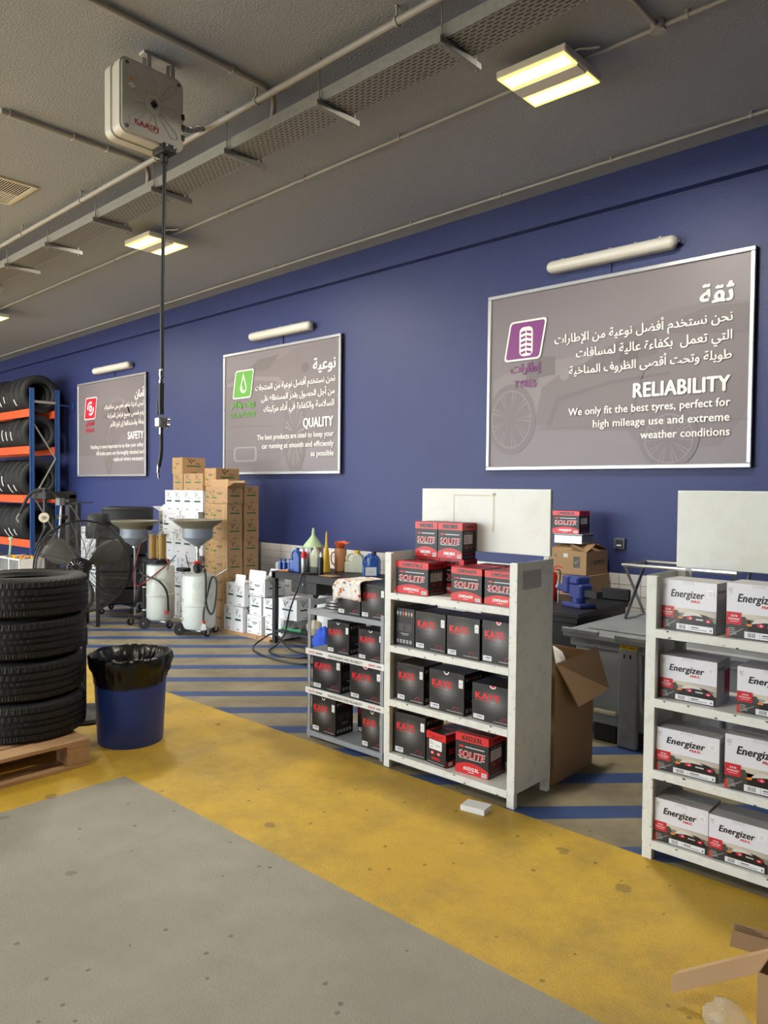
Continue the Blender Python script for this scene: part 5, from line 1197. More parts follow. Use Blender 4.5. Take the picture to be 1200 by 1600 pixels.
MB().tube(bez([(0.1, 0.0, 0.68), (0.16, -0.03, 0.72), (0.19, -0.04, 0.6), (0.2, -0.04, 0.35), (0.235, 0.0, 0.24), (0.27, 0.02, 0.35), (0.27, 0.04, 0.58), (0.22, 0.02, 0.64), (0.18, 0.0, 0.5), (0.17, -0.05, 0.3), (0.17, -0.06, 0.17)], 10), 0.0095, 8).build('hose', M['black_plastic'], t, smooth=True)
bigwheel(t, -0.07, -0.19, 0.066, (0.72, -0.69, 0)); bigwheel(t, -0.19, -0.01, 0.066, (-0.72, 0.69, 0))
castor(t, 0.20, -0.03); castor(t, 0.06, 0.17)
MB().prism([(-0.03, 0), (0.03, 0), (0.015, 0.1), (-0.005, 0.1)], 0.02, T(0.17, -0.05, 0.07, 0.7, PI / 2)).build('foot_bracket', M['tank'], t)
MB().box(0.14, 0.2, -0.07, -0.05, 0.14, 0.17).build('red_valve', M['red'], t, bevel=0.003)
MB().box(-0.14, 0.17, -0.1, -0.08, 0.055, 0.07).build('chassis_bar', M['tank'], t)
for z in (0.18, 0.39):
    MB().cyl((-0.02, -0.195, z), (-0.035, -0.2, z + 0.004), 0.009, 8).box(-0.06, -0.02, -0.2, -0.185, z - 0.003, z + 0.005).build('gauge_tap', M['steel'], t)
t = thing('waste_oil_drainer', 'pale grey wheeled oil drainer with amber glass canister and looping hoses', 'oil drainer', (-7.72, 4.66, 0), group='waste oil drainers')
tank(t, 0.165, 0.07, 0.73)
basin(t, -0.2, -0.2, 0.92)
MB().cyl((-0.2, -0.2, 0.13), (-0.2, -0.2, 0.9), 0.011, 10).build('basin_pole', M['steel'], t, smooth=True)
MB().box(-0.14, 0.16, -0.15, 0.03, 0.735, 0.78).build('pump_plate', M['black_metal'], t, bevel=0.006)
for i, (x, y) in enumerate(((-0.0, -0.09), (0.1, -0.03))):
    gc = MB().cyl((x, y, 0.79), (x, y, 1.05), 0.046, 24).build('glass_canister', M['amber'], t, smooth=True)
    MB().cyl((x, y, 0.78), (x, y, 0.79), 0.052, 24).build('canister_base', M['black_metal'], gc, smooth=True)
    MB().cyl((x, y, 1.05), (x, y, 1.065), 0.052, 24).cyl((x, y, 1.065), (x, y, 1.09), 0.012, 8).build('canister_cap', M['basin'], gc, smooth=True)
    for k in range(4):
        a = k * PI / 2 + 0.4; MB().cyl((x + 0.05 * math.cos(a), y + 0.05 * math.sin(a), 0.78), (x + 0.05 * math.cos(a), y + 0.05 * math.sin(a), 1.06), 0.003, 6).build('tie_rod', M['brass'], gc)
MB().cyl((-0.14, -0.12, 1.1), (-0.08, -0.16, 1.1), 0.045, 20).build('pressure_gauge', M['steel'], t, smooth=True)
MB().cyl((-0.03, -0.12, 1.14), (0.0, -0.12, 1.14), 0.035, 16).build('pump_handle', M['black_plastic'], t, smooth=True)
MB().cyl((-0.03, -0.18, 0.12), (-0.03, -0.18, 0.74), 0.021, 14).build('probe_holder', M['black_plastic'], t, smooth=True)
for z in (0.2, 0.46): MB().cyl((-0.03, -0.18, z), (-0.03, -0.18, z + 0.014), 0.0235, 14).build('holder_clip', M['tank'], t, smooth=True)
MB().tube(bez([(-0.14, -0.1, 0.76), (-0.12, -0.18, 0.66), (0.0, -0.2, 0.6), (0.16, -0.12, 0.55), (0.21, -0.04, 0.42), (0.21, -0.02, 0.2)], 10), 0.011, 8).build('black_hose', M['black_plastic'], t, smooth=True)
MB().tube(bez([(-0.1, -0.14, 1.1), (-0.16, -0.18, 0.85), (-0.19, -0.22, 0.6), (-0.1, -0.24, 0.48), (0.03, -0.22, 0.52), (0.15, -0.12, 0.64), (0.2, -0.02, 0.74), (0.12, -0.02, 0.8)], 10), 0.008, 8).build('red_hose', M['dk_red'], t, smooth=True)
MB().tube(bez([(-0.12, -0.1, 0.64), (-0.15, -0.16, 0.5), (-0.16, -0.2, 0.35), (-0.24, -0.2, 0.15)], 8), 0.017, 8).build('fat_hose', M['black_plastic'], t, smooth=True)
MB().tube(bez([(0.16, 0.0, 0.66), (0.21, -0.0, 0.74), (0.28, 0.03, 0.83), (0.27, 0.0, 0.8), (0.2, -0.02, 0.72)], 8), 0.006, 6).build('push_handle', M['steel'], t, smooth=True)
MB().lathe([(0.02, 0), (0.1, 0.0), (0.105, 0.012), (0.1, 0.018), (0.02, 0.014)], (0.02, 0.0, 0.728), 24).build('top_flange', M['basin'], t, smooth=True)
bigwheel(t, 0.0, -0.2, 0.06, (0.72, -0.69, 0)); bigwheel(t, -0.2, -0.06, 0.06, (-0.72, 0.69, 0)); castor(t, 0.2, 0.0); castor(t, -0.30, -0.2)
MB().box(-0.3, -0.1, -0.215, -0.185, 0.095, 0.115).build('outrigger', M['black_metal'], t)
MB().box(-0.13, 0.19, -0.06, -0.03, 0.07, 0.085).build('chassis_bar', M['tank'], t)
MB().box(0.17, 0.22, -0.04, -0.02, 0.17, 0.2).build('red_valve', M['red'], t, bevel=0.003)

# ------------------------------------------------------------------ tyres on a dolly, far stack
sv, sf = tyre_mesh(0.32, 0.2, 0.21, 96, False)
small = make_tyre(sv, sf, 'tyre', M['rubber_rack'])
first_small = [True]
def small_tyre(loc, rot, label, group, sc=1.0):
    if first_small[0]: o = small; first_small[0] = False
    else: o = link('tyre', small.data)
    o.location = loc; o.rotation_euler = rot; o.scale = (sc,) * 3
    return tag(o, label, 'tyre', group)
t = thing('tyre_dolly', 'black four-castor dolly under the far tyre stack', 'dolly', (-8.96, 4.86, 0))
MB().box(-0.3, 0.3, -0.03, 0.03, 0.1, 0.13).box(-0.03, 0.03, -0.3, 0.3, 0.1, 0.13).build('cross_frame', M['black_metal'], t)
for x, y in ((0.27, 0), (-0.27, 0), (0, 0.27), (0, -0.27)): castor(t, x, y, 0.038)
for i in range(6):
    dx, dy = ((0, 0), (0.01, 0), (-0.01, 0.01), (0.015, 0), (-0.03, -0.02), (0.07, 0.05))[i]
    small_tyre((-8.96 + dx, 4.86 + dy, 0.232 + 0.2015 * i), (0, 0, i), 'black tyre on the far dolly stack, ' + ['lowest', 'second up', 'third up', 'fourth up', 'fifth up', 'topmost and shifted sideways'][i], 'far stack of tyres on the dolly')

# ------------------------------------------------------------------ tyre rack
t = thing('tyre_rack', 'blue and orange steel rack holding rows of tyres by the wall', 'rack', (-12.65, 5.3, 0))
for bx in (0.0, -2.8):
    for y in (0.0, 0.42):
        MB().box(bx - 0.06, bx, y - 0.03, y - 0.024, 0, 3.2).box(bx - 0.06, bx - 0.054, y - 0.03, y + 0.03, 0, 3.2).box(bx - 0.006, bx, y - 0.03, y + 0.03, 0, 3.2).build('upright', M['rack_blue'], t)
    zs = [0.35, 1.15, 1.95, 2.75]
    for z in (2.98, 0.2): MB().box(bx - 0.045, bx - 0.015, 0.03, 0.39, z - 0.02, z + 0.02).build('cross_tie', M['galv'], t)
    for k, (a, b_) in enumerate(((2.62, 2.05), (2.05, 1.4), (1.4, 0.8), (0.8, 0.3))):
        y0, y1 = (0.03, 0.39) if k % 2 == 0 else (0.39, 0.03)
        MB().cyl((bx - 0.03, y0, a), (bx - 0.03, y1, b_), 0.013, 8).build('diagonal_brace', M['galv'], t)
RL = (2.86, 2.25, 1.44, 0.70)
for z in RL:
    for y in (-0.03, 0.39):
        MB().box(-2.8, -0.06, y, y + 0.035, z - 0.13, z).build('beam', M['rack_orange'], t, bevel=0.003)
MB().cyl((-0.02, 0.44, 2.95), (-0.02, 0.68, 2.95), 0.012, 8).box(-0.06, 0.02, 0.68, 0.69, 2.9, 3.0).build('wall_tie', M['rack_blue'], t)
def sticker(t_, a, zoff, ln):
    pass
lab_me = None
rnd = random.Random(5)
for r_i, z in enumerate(RL):
    x = -12.80 - (0.0, 0.02, 0.02, 0.03)[r_i]; k = 0
    rown = ['top', 'second', 'third', 'lowest'][r_i]
    while k < 9:
        sc = (1.0, 0.90, 1.02, 1.0)[r_i] * rnd.uniform(0.97, 1.03); R_ = 0.32 * sc
        gap = 0.192; cz = z + math.sqrt(R_ ** 2 - gap ** 2) + 0.003
        x -= 0.1 * sc
        o = small_tyre((x, 5.497, cz), (0, PI / 2, 0), 'black tyre on the %s shelf of the rack, %s from its right end' % (rown, ['first', 'second', 'third', 'fourth', 'fifth', 'sixth', 'seventh', 'eighth', 'ninth'][k]), 'tyres on the rack', sc)
        a0 = rnd.uniform(-0.25, 0.35); ln = rnd.choice((0.35, 0.5, 0.65))
        if rnd.random() < 0.85 and k:
            # paper tread label
            s_ = MB(); vs = []; fs = []
            for q in range(7):
                a = PI / 2 + 0 + a0 + ln * q / 6; rr_ = 0.3225
                for zz in (-0.018, 0.018): vs.append((rr_ * math.cos(a + PI), rr_ * math.sin(a + PI), zz))
            for q in range(6): fs.append((2 * q, 2 * q + 1, 2 * q + 3, 2 * q + 2))
            s_.add(vs, fs).build('tread_label', M['foam'], o)
        x -= 0.1 * sc + 0.006; k += 1

# ------------------------------------------------------------------ tyre changer and clutter round it
t = thing('tyre_changer', 'black tyre changing machine behind the fan', 'machine', (-8.6, 3.75, 0))
MB().box(-0.45, 0.12, -0.1, 0.45, 0, 0.62).build('cabinet', M['black_metal'], t, bevel=0.01)
MB().cyl((-0.1, 0.12, 0.62), (-0.1, 0.12, 0.7), 0.08, 20).lathe([(0.05, 0.7), (0.26, 0.72), (0.27, 0.735), (0.05, 0.74)], (-0.1, 0.12, 0), 32).build('turntable', M['black_metal'], t, smooth=True)
for k in range(4):
    a = k * PI / 2 + 0.5; MB().box(0.14, 0.2, -0.03, 0.03, 0.735, 0.78, T(-0.1, 0.12, 0, a)).build('clamp_jaw', M['steel'], t)
MB().box(-0.40, -0.3, 0.40, 0.5, 0.3, 1.5).build('column', M['black_metal'], t, bevel=0.01)
MB().box(-0.40, -0.03, 0.0, 0.08, 1.44, 1.53).box(-0.4, -0.3, 0.08, 0.5, 1.44, 1.53).build('swing_arm', M['black_metal'], t, bevel=0.01)
MB().cyl((-0.08, 0.02, 0.82), (-0.08, 0.02, 1.56), 0.022, 6).build('mount_shaft', M['black_metal'], t)
MB().box(-0.13, -0.04, -0.03, 0.07, 0.79, 0.84).build('mount_head', M['steel'], t, bevel=0.008)
MB().cyl((0.15, 0.3, 0.5), (0.15, 0.3, 1.42), 0.03, 12).build('helper_post', M['black_metal'], t, smooth=True)
MB().tube(bez([(0.15, 0.3, 1.38), (0.05, 0.2, 1.40), (-0.12, 0.05, 1.55), (-0.3, -0.05, 1.5), (-0.42, -0.12, 1.28)], 6), 0.018, 8).build('helper_arm', M['black_metal'], t, smooth=True)
MB().tube(bez([(-0.42, -0.12, 1.28), (-0.45, -0.14, 1.22), (-0.43, -0.13, 1.17)], 4), 0.01, 6).build('arm_hook', M['steel'], t)
MB().cyl((0.0, -0.02, 1.24), (0.03, -0.04, 1.24), 0.055, 24).build('roller_disc', M['beige'], t, smooth=True)
MB().cyl((0.03, -0.042, 1.24), (0.045, -0.052, 1.24), 0.02, 12).build('roller_hub', M['steel'], t, smooth=True)
MB().cyl((0.02, 0.0, 1.15), (-0.18, -0.05, 0.86), 0.018, 8).build('lower_link', M['black_metal'], t)
MB().cyl((0.16, 0.1, 1.38), (0.30, 0.0, 0.88), 0.012, 8).build('bead_lever', M['steel'], t)
for k in range(3): MB().box(0.11 + k * 0.035, 0.13 + k * 0.035, 0.06, 0.12, 1.38, 1.46).build('clamp_plate', M['steel'], t)
MB().box(0.1, 0.2, 0.06, 0.16, 1.22, 1.27).build('clamp_block', M['black_metal'], t, bevel=0.006)
MB().cyl((0.05, 0.1, 1.4), (0.5, 0.3, 1.42), 0.008, 6).build('cross_rod', M['black_metal'], t)
MB().lathe([(0.001, 0), (0.12, 0.01), (0.135, 0.05), (0.125, 0.26), (0.11, 0.29), (0.001, 0.3)], (0.42, 0.4, 1.0), 24).build('air_tank', M['black_metal'], t, smooth=True)
MB().cyl((0.42, 0.4, 0), (0.42, 0.4, 1.0), 0.022, 10).build('tank_stand', M['black_metal'], t)
MB().tube(bez([(0.2, 0.15, 1.38), (0.42, 0.1, 1.36), (0.58, 0.12, 1.2), (0.52, 0.1, 1.06), (0.36, 0.08, 1.02)], 10), 0.007, 8).build('air_hose', M['black_plastic'], t, smooth=True)
t = thing('parts_crate', 'white edged crate of wheel weights in front of the tyre changer', 'crate', (-8.35, 3.35, 0))
MB().box(-0.26, 0.3, -0.12, 0.14, 0, 0.68).build('stand_cabinet', M['black_metal'], t)
c = MB(); c.box(-0.26, 0.3, -0.12, 0.14, 0.681, 0.69)
for x in (-0.26, 0.02, 0.285): c.box(x, x + 0.015, -0.12, -0.11, 0.69, 0.83)
c.build('crate_frame', M['foam'], t)
g = MB()
for k in range(26): g.box(-0.24 + k * 0.02, -0.234 + k * 0.02, -0.119, -0.113, 0.69, 0.82)
stuff(g.build('crate_bars', M['grey_plastic'], t))
MB().box(-0.26, 0.3, -0.122, -0.108, 0.82, 0.833).box(-0.26, 0.3, 0.128, 0.14, 0.69, 0.833).box(-0.26, -0.25, -0.108, 0.128, 0.69, 0.833).box(0.29, 0.3, -0.108, 0.128, 0.69, 0.833).build('crate_rim', M['foam'], t)
g = MB(); rnd = random.Random(2)
for k in range(50):
    x, y = rnd.uniform(-0.2, 0.25), rnd.uniform(-0.08, 0.1); g.box(x, x + 0.03, y, y + 0.02, 0.80 + rnd.uniform(0, 0.03), 0.83 + rnd.uniform(0, 0.02))
for q in range(len(g.f)): g.mi[q] = (q // 6) % 3
o = g.build('wheel_weights', [M['orange'], M['yellow'], M['steel']], t); stuff(o)
t = thing('wheel_balancer', 'dark wheel balancing machine left of the tyre rack upright', 'machine', (-8.9, 3.15, 0))
MB().box(-0.25, 0.2, -0.2, 0.2, 0, 0.85).build('cabinet', M['black_metal'], t, bevel=0.015)
MB().tube(bez([(-0.1, 0, 0.84), (0.0, 0.02, 0.93), (0.12, 0.05, 0.9), (0.2, 0.08, 0.78)], 6), 0.035, 10).build('hood_arm', M['grey_plastic'], t, smooth=True)
MB().cyl((0.2, 0.2, 0.5), (0.24, 0.24, 1.0), 0.012, 8).cyl((0.24, 0.24, 1.0), (0.235, 0.235, 1.03), 0.024, 12).build('lever', M['pale_green'], t, smooth=True)
t = thing('air_line', 'thin black air line hanging in front of the tyre rack', 'hose', (-9.9, 3.7, 0))
MB().tube(bez([(0, 0, zc(-9.9)), (0.02, 0.01, 3.2), (-0.02, 0, 2.2), (0.03, -0.01, 1.6), (0.1, -0.03, 1.2), (0.18, -0.05, 0.6), (0.2, -0.05, 0.012)], 8), 0.006, 6).build('hose', M['black_plastic'], t, smooth=True)
MB().cyl((0, 0, zc(-9.9) - 0.03), (0, 0, zc(-9.9)), 0.02, 10).build('ceiling_hook', M['steel'], t)
for i, n_ in enumerate(('lowest', 'second up', 'third up', 'topmost')):
    for j, (a, b_) in enumerate(((-11.52, -11.12), (-11.11, -10.71))):
        ctn('ww', a, b_, 5.5, 0.3, 0.243 * i, 0.243 * (i + 1), 'white carton seen through the fan cage, %s in the %s column' % (n_, ('left', 'right')[j]), 'white cartons seen through the fan')

# ------------------------------------------------------------------ black work table
t = thing('work_table', 'black metal work table with a drawer box, crowded with bottles', 'table', (-6.11, 4.97, 0))
TZ = 0.745; TW_, TD = 1.5, 0.62
MB().box(0, TW_, 0, TD, TZ - 0.012, TZ).build('table_top', M['black_metal'], t, bevel=0.002)
MB().box(0.005, TW_ - 0.005, 0.005, 0.02, TZ - 0.07, TZ - 0.0125).box(0.005, 0.02, 0.02, TD - 0.005, TZ - 0.07, TZ - 0.0125).build('apron', M['black_metal'], t)
for x in (0.02, TW_ - 0.06):
    for y in (0.005, TD - 0.05): MB().box(x, x + 0.045, y, y + 0.045, 0, TZ - 0.0125).build('leg', M['black_metal'], t)
MB().box(0.065, TW_ - 0.06, 0.01, 0.105, 0.12, 0.14).build('lower_shelf', M['black_metal'], t)
b = MB().box(0.3, 0.68, 0.022, 0.36, TZ - 0.19, TZ - 0.0705); b.build('drawer_box', M['black_metal'], t, bevel=0.003)
dr_ = MB().box(0.305, 0.675, 0.015, 0.022, TZ - 0.183, TZ - 0.073).build('drawer', M['black_metal'], t, bevel=0.002)
MB().cyl((0.49, 0.005, TZ - 0.1), (0.49, 0.016, TZ - 0.1), 0.008, 10).build('lock', M['steel'], dr_)
def lathe_thing(name, label, cat, x, y, z, parts, group=None, rz=0):
    t = thing(name, label, cat, (x, y, z), rz, group)
    for nm, prof, m, n in parts: MB().lathe(prof, n=n).build(nm, M[m], t, smooth=True)
    return t
GB = 'bottles and cans on the black table'
tz = TZ + 0.001
for i, (x, y) in enumerate(((-6.06, 5.06), (-6.025, 5.09), (-5.985, 5.12))):
    t = thing('oil_bottle', ['small blue oil bottle at the table corner, leftmost', 'small blue oil bottle at the table corner, middle', 'small blue oil bottle at the table corner, right'][i], 'bottle', (x, y, tz), 0.2, GB)
    MB().box(-0.016, 0.016, -0.028, 0.028, 0, 0.085).build('body', M['blue_jug'], t, bevel=0.006)
    MB().lathe([(0.015, 0.084), (0.011, 0.097), (0.011, 0.104), (0.013, 0.105), (0.013, 0.122), (0.001, 0.123)], n=14).build('cap', M['blue_jug'], t, smooth=True)
def jug(label, x, y, w, h, m, capm, rz, mark=None):
    t = thing('jug', label, 'jug', (x, y, tz), rz, GB); d = w * 0.62
    # body with an open handle: profile in XZ extruded in Y
    out = [(-w / 2, 0), (w / 2, 0), (w / 2, h * 0.55), (w * 0.42, h * 0.72), (w * 0.2, h * 0.86), (-w * 0.0, h * 0.86), (-w * 0.12, h * 0.72), (-w * 0.14, h * 0.5), (-w * 0.22, h * 0.46), (-w / 2, h * 0.5)]
    MB().prism(out, d, Matrix(((1, 0, 0, 0), (0, 0, 1, -d / 2), (0, 1, 0, 0), (0, 0, 0, 1)))).build('body', M[m], t, bevel=w * 0.06)
    MB().tube(bez([(-w * 0.42, 0, h * 0.45), (-w * 0.45, 0, h * 0.68), (-w * 0.28, 0, h * 0.86), (-w * 0.02, 0, h * 0.86)], 6), w * 0.075, 8).build('handle', M[m], t, smooth=True)
    MB().lathe([(w * 0.13, h * 0.85), (w * 0.13, h * 0.9), (w * 0.16, h * 0.91), (w * 0.16, h), (0.001, h)], (w * 0.1, 0, 0), 16).build('cap', M[capm], t, smooth=True)
    if mark:
        p = Print(); p.rrect(-w * 0.36, h * 0.06, w * 0.36, h * 0.42, 0.004, mark); p.lay(); p.rect(-w * 0.25, h * 0.3, w * 0.25, h * 0.33, '#cfd4da'); p.rect(-w * 0.2, h * 0.2, w * 0.2, h * 0.22, '#9aa4b0'); p.build('paper_label', (0, -d / 2, 0), (1, 0, 0), (0, 0, 1), t)
    return t
jug('blue oil jug beside the orange cone, no label showing', -5.86, 5.10, 0.125, 0.245, 'blue_jug', 'blue_jug', 0.2)
jug('blue jug with dark paper label at the right of the table', -5.17, 5.50, 0.15, 0.225, 'blue_jug', 'black_plastic', 0.5, '#20242c')
jug('blue jug standing nearest the white shelf, turned sideways', -5.05, 5.34, 0.15, 0.225, 'blue_jug', 'blue_jug', 0.9, '#d9dde2')
jug('grimy white plastic canister with yellow cap on the table', -5.40, 5.49, 0.2, 0.225, 'clear_jug', 'yellow', 0.5)
lathe_thing('spray_can', 'silver spray can with red top on the table', 'can', -5.665, 5.03, tz, [('can', [(0.03, 0), (0.032, 0.004), (0.032, 0.15), (0.03, 0.158), (0.03, 0.16)], 'steel', 20), ('red_band', [(0.0325, 0.158), (0.0325, 0.2), (0.026, 0.205), (0.024, 0.222), (0.001, 0.226)], 'red', 20)], GB)
t = thing('jug', 'translucent bottle with dark liquid in its bottom', 'bottle', (-5.615, 5.14, tz), 0.3, GB)
MB().lathe([(0.06, 0), (0.066, 0.008), (0.067, 0.07)], n=8).build('liquid_part', mat('murky_liquid', (98, 108, 96), 0.3), t)
MB().lathe([(0.067, 0.0705), (0.067, 0.16), (0.062, 0.185), (0.03, 0.235), (0.022, 0.24), (0.022, 0.27), (0.001, 0.272)], n=8).build('body', M['clear_jug'], t)
lathe_thing('spray_can', 'slim black spray can between the clear bottle and yellow spout', 'can', -5.485, 5.09, tz, [('can', [(0.026, 0), (0.027, 0.004), (0.027, 0.16), (0.02, 0.175)], 'black_plastic', 18), ('nozzle', [(0.012, 0.175), (0.012, 0.2), (0.006, 0.205), (0.005, 0.225), (0.001, 0.226)], 'foam', 12)], GB)
lathe_thing('spout', 'tall tapering yellow spout standing on the table', 'funnel', -5.65, 5.32, tz, [('cone', [(0.045, 0), (0.042, 0.02), (0.03, 0.16), (0.012, 0.3), (0.008, 0.41), (0.001, 0.411)], 'yellow', 20)], GB)
t = lathe_thing('measuring_jug', 'faded orange measuring jug with its handle at the left', 'jug', -5.585, 5.46, tz, [('body', [(0.06, 0), (0.063, 0.004), (0.062, 0.24), (0.056, 0.24), (0.056, 0.01), (0.001, 0.008)], 'orange_pale', 28)], GB)
MB().tube(bez([(-0.055, -0.02, 0.2), (-0.09, -0.04, 0.18), (-0.095, -0.04, 0.1), (-0.058, -0.02, 0.05)], 6), 0.008, 8).build('handle', M['orange_pale'], t, smooth=True)
t = thing('funnel', 'orange funnel sitting in the measuring jug', 'funnel', (-5.585, 5.46, tz + 0.215)); t.rotation_euler = (0.12, 0.05, 0)
MB().lathe([(0.008, -0.02), (0.01, 0.0), (0.03, 0.03), (0.06, 0.085), (0.064, 0.087), (0.035, 0.03), (0.012, 0.0)], n=28, closed=True).build('cone', M['orange'], t, smooth=True)
MB().cyl((0.06, 0, 0.075), (0.12, 0.01, 0.09), 0.008, 8).build('handle', M['orange'], t)
t = lathe_thing('steel_pot', 'dented steel pot at the back of the table', 'pot', -5.865, 5.335, tz, [('pot', [(0.105, 0), (0.108, 0.01), (0.108, 0.225), (0.118, 0.23), (0.118, 0.238), (0.104, 0.238), (0.1, 0.01)], 'steel', 36)], GB)
t = lathe_thing('funnel', 'pale green funnel upside down on the steel pot', 'funnel', -5.865, 5.335, tz + 0.2385, [('cone', [(0.11, 0), (0.112, 0.006), (0.095, 0.03), (0.03, 0.11), (0.02, 0.13), (0.012, 0.2), (0.008, 0.2), (0.016, 0.12), (0.09, 0.025)], 'pale_green', 36)])
t = thing('traffic_cone_piece', 'orange folded plastic triangle leaning behind the table bottles', 'plastic', (-5.98, 5.2, tz), 0.1)
MB().prism([(0, 0), (0.11, 0), (0.11, 0.15)], 0.02, T(0, 0, 0, 0, PI / 2)).build('panel', M['orange'], t, bevel=0.003)
ctn('wn', -6.10, -5.99, 5.33, 0.2, tz, tz + 0.2, 'white carton standing on the table behind the orange triangle', G2)
t = thing('wooden_mallet', 'short wooden mallet lying at the left end of the table', 'tool', (-5.95, 4.995, tz), 0.3)
MB().cyl((-0.07, 0, 0.012), (0.03, 0.0, 0.012), 0.008, 8, 0.011).lathe([(0.001, 0), (0.012, 0.004), (0.018, 0.02), (0.012, 0.04), (0.001, 0.043)], n=12, M=T(0.03, 0, 0.0155, 0, 0, PI / 2)).build('mallet_body', M['orange_pale'], t, smooth=True)
o = MB().box(-0.09, 0.09, -0.06, 0.06, 0, 0.004).build('cardboard_sheet', M['kraft_dark']); o.location = (-5.35, 5.08, tz); tag(o, 'thin brown card sheet lying on the table top', 'card')
o = MB().prism([(0, 0), (0.14, 0.02), (0.13, 0.13), (0.02, 0.06)], 0.006).build('yellow_cloth', M['yellow']); o.location = (-4.95, 5.03, tz); tag(o, 'yellow cloth lying at the right end of the table', 'cloth')
# things below the table
t = thing('plastic_drum', 'white plastic drum standing under the black table', 'drum', (-5.66, 5.42, 0))
MB().lathe([(0.001, 0), (0.15, 0), (0.16, 0.02), (0.16, 0.22), (0.164, 0.23), (0.16, 0.24), (0.16, 0.45), (0.13, 0.5), (0.001, 0.51)], n=36).build('body', M['foam'], t, smooth=True)
MB().cyl((0, 0, 0.51), (0, 0, 0.54), 0.03, 16).build('cap', M['black_plastic'], t, smooth=True)
o = MB().tube(bez([(-5.98, 5.03, 0.162), (-5.85, 5.02, 0.160), (-5.7, 5.03, 0.161)], 6), 0.016, 8, radii=None).build('green_rag', M['green'], smooth=True); tag(o, 'rolled green rag on the lower table shelf', 'rag')
def blob(name, label, cat, loc, sx, sy, sz, m, seed, amp=0.25, n=20, cut=True):
    b = MB(); prof = [(max(0.001, math.sin(PI * k / 10)), 0.5 - 0.5 * math.cos(PI * k / 10)) for k in range(11)]
    b.lathe([(r, z) for r, z in prof], n=n); o = b.build(name, m, smooth=True, ang=1.5)
    for v_ in o.data.vertices:
        q = 1 + amp * noise.noise(v_.co * 2.2 + Vector((seed, 0, 0))) + amp * 0.7 * noise.noise(v_.co * 6 + Vector((0, seed, 0)))
        v_.co = Vector((v_.co.x * sx * q, v_.co.y * sy * q, max(0.0, v_.co.z * sz * (1 + 0.5 * (q - 1)))))
    o.location = loc; return tag(o, label, cat)
blob('plastic_bag', 'crumpled dirty plastic bag on the lower table shelf', 'bag', (-5.50, 5.02, 0.141), 0.09, 0.06, 0.16, M['bagw'], 3)
blob('blue_rag', 'bright blue rag bunched on the floor beside the table', 'rag', (-5.25, 4.9, 0.0), 0.1, 0.07, 0.28, M['cloth_blue'], 8)
o = MB().tube(bez([(-5.52, 5.1, tz + 0.010), (-5.58, 5.01, tz + 0.012), (-5.6, 4.978, tz + 0.016), (-5.61, 4.956, tz + 0.006), (-5.613, 4.948, tz - 0.03), (-5.63, 4.94, 0.66), (-5.72, 4.90, 0.4), (-5.78, 4.88, 0.15), (-5.86, 4.84, 0.03), (-5.75, 4.66, 0.012), (-5.5, 4.62, 0.012), (-5.3, 4.7, 0.012), (-5.35, 4.82, 0.012), (-5.6, 4.80, 0.03), (-5.95, 4.90, 0.12), (-6.05, 4.80, 0.06), (-5.95, 4.62, 0.012), (-5.6, 4.5, 0.012), (-5.2, 4.5, 0.012), (-4.9, 4.7, 0.012)], 12), 0.009, 8).build('hanging_hose', M['black_plastic'], smooth=True)
tag(o, 'long black hose running off the table and coiled on the floor', 'hose')

# ------------------------------------------------------------------ right rear: trolley, vise, cartons, grey container
t = thing('tool_bench', 'black tool bench with raised rear lip behind the grey container', 'bench', (-3.35, 4.72, 0))
MB().box(0, 0.86, 0, 0.82, 0.72, 0.755).build('bench_top', M['black_metal'], t, bevel=0.004)
for k in range(3): MB().box(0.03, 0.83, 0.015, 0.03, 0.1 + k * 0.2, 0.28 + k * 0.2).build('drawer', M['black_metal'], t, bevel=0.004)
MB().box(0.03, 0.83, 0.03, 0.79, 0.05, 0.72).build('bench_body', M['black_plastic'], t)
MB().box(0.62, 0.86, 0.79, 0.82, 0.7555, 0.85).build('rear_lip', M['black_plastic'], t, bevel=0.01)
for x in (0.06, 0.78):
    for y in (0.06, 0.74): MB().cyl((x, y, 0), (x, y, 0.05), 0.03, 12).build('foot', M['rubber'], t, smooth=True)
t = thing('bench_vise', 'blue bench vise with steel handle bolted to the black bench', 'vise', (-2.66, 5.0, 0.756), rad(-20))
MB().box(-0.1, 0.1, -0.06, 0.1, 0, 0.03).build('base', M['vise'], t, bevel=0.006)
MB().cyl((0, 0.02, 0.03), (0, 0.02, 0.07), 0.05, 16).build('swivel', M['vise'], t, smooth=True)
MB().box(-0.06, 0.07, -0.03, 0.09, 0.06, 0.17).build('rear_body', M['vise'], t, bevel=0.012)
MB().box(-0.13, -0.06, -0.035, 0.09, 0.09, 0.22).box(-0.2, -0.06, -0.02, 0.07, 0.1, 0.15).build('front_jaw', M['vise'], t, bevel=0.01)
MB().box(-0.05, 0.04, -0.035, 0.09, 0.165, 0.22).build('rear_jaw', M['vise'], t, bevel=0.01)
MB().box(0.07, 0.2, 0.0, 0.06, 0.08, 0.13).build('slide_bar', M['black_metal'], t, bevel=0.004)
MB().cyl((-0.24, 0.02, 0.12), (-0.19, 0.02, 0.12), 0.017, 12).build('screw', M['steel'], t, smooth=True)
MB().cyl((-0.225, 0.02, 0.14), (-0.225, 0.02, -0.0), 0.006, 8).cyl((-0.225, 0.02, 0.13), (-0.225, 0.02, 0.16), 0.013, 10).build('handle', M['steel'], t, smooth=True)
t = thing('fire_extinguisher', 'small red fire extinguisher standing on the black bench', 'extinguisher', (-2.96, 5.16, 0.756))
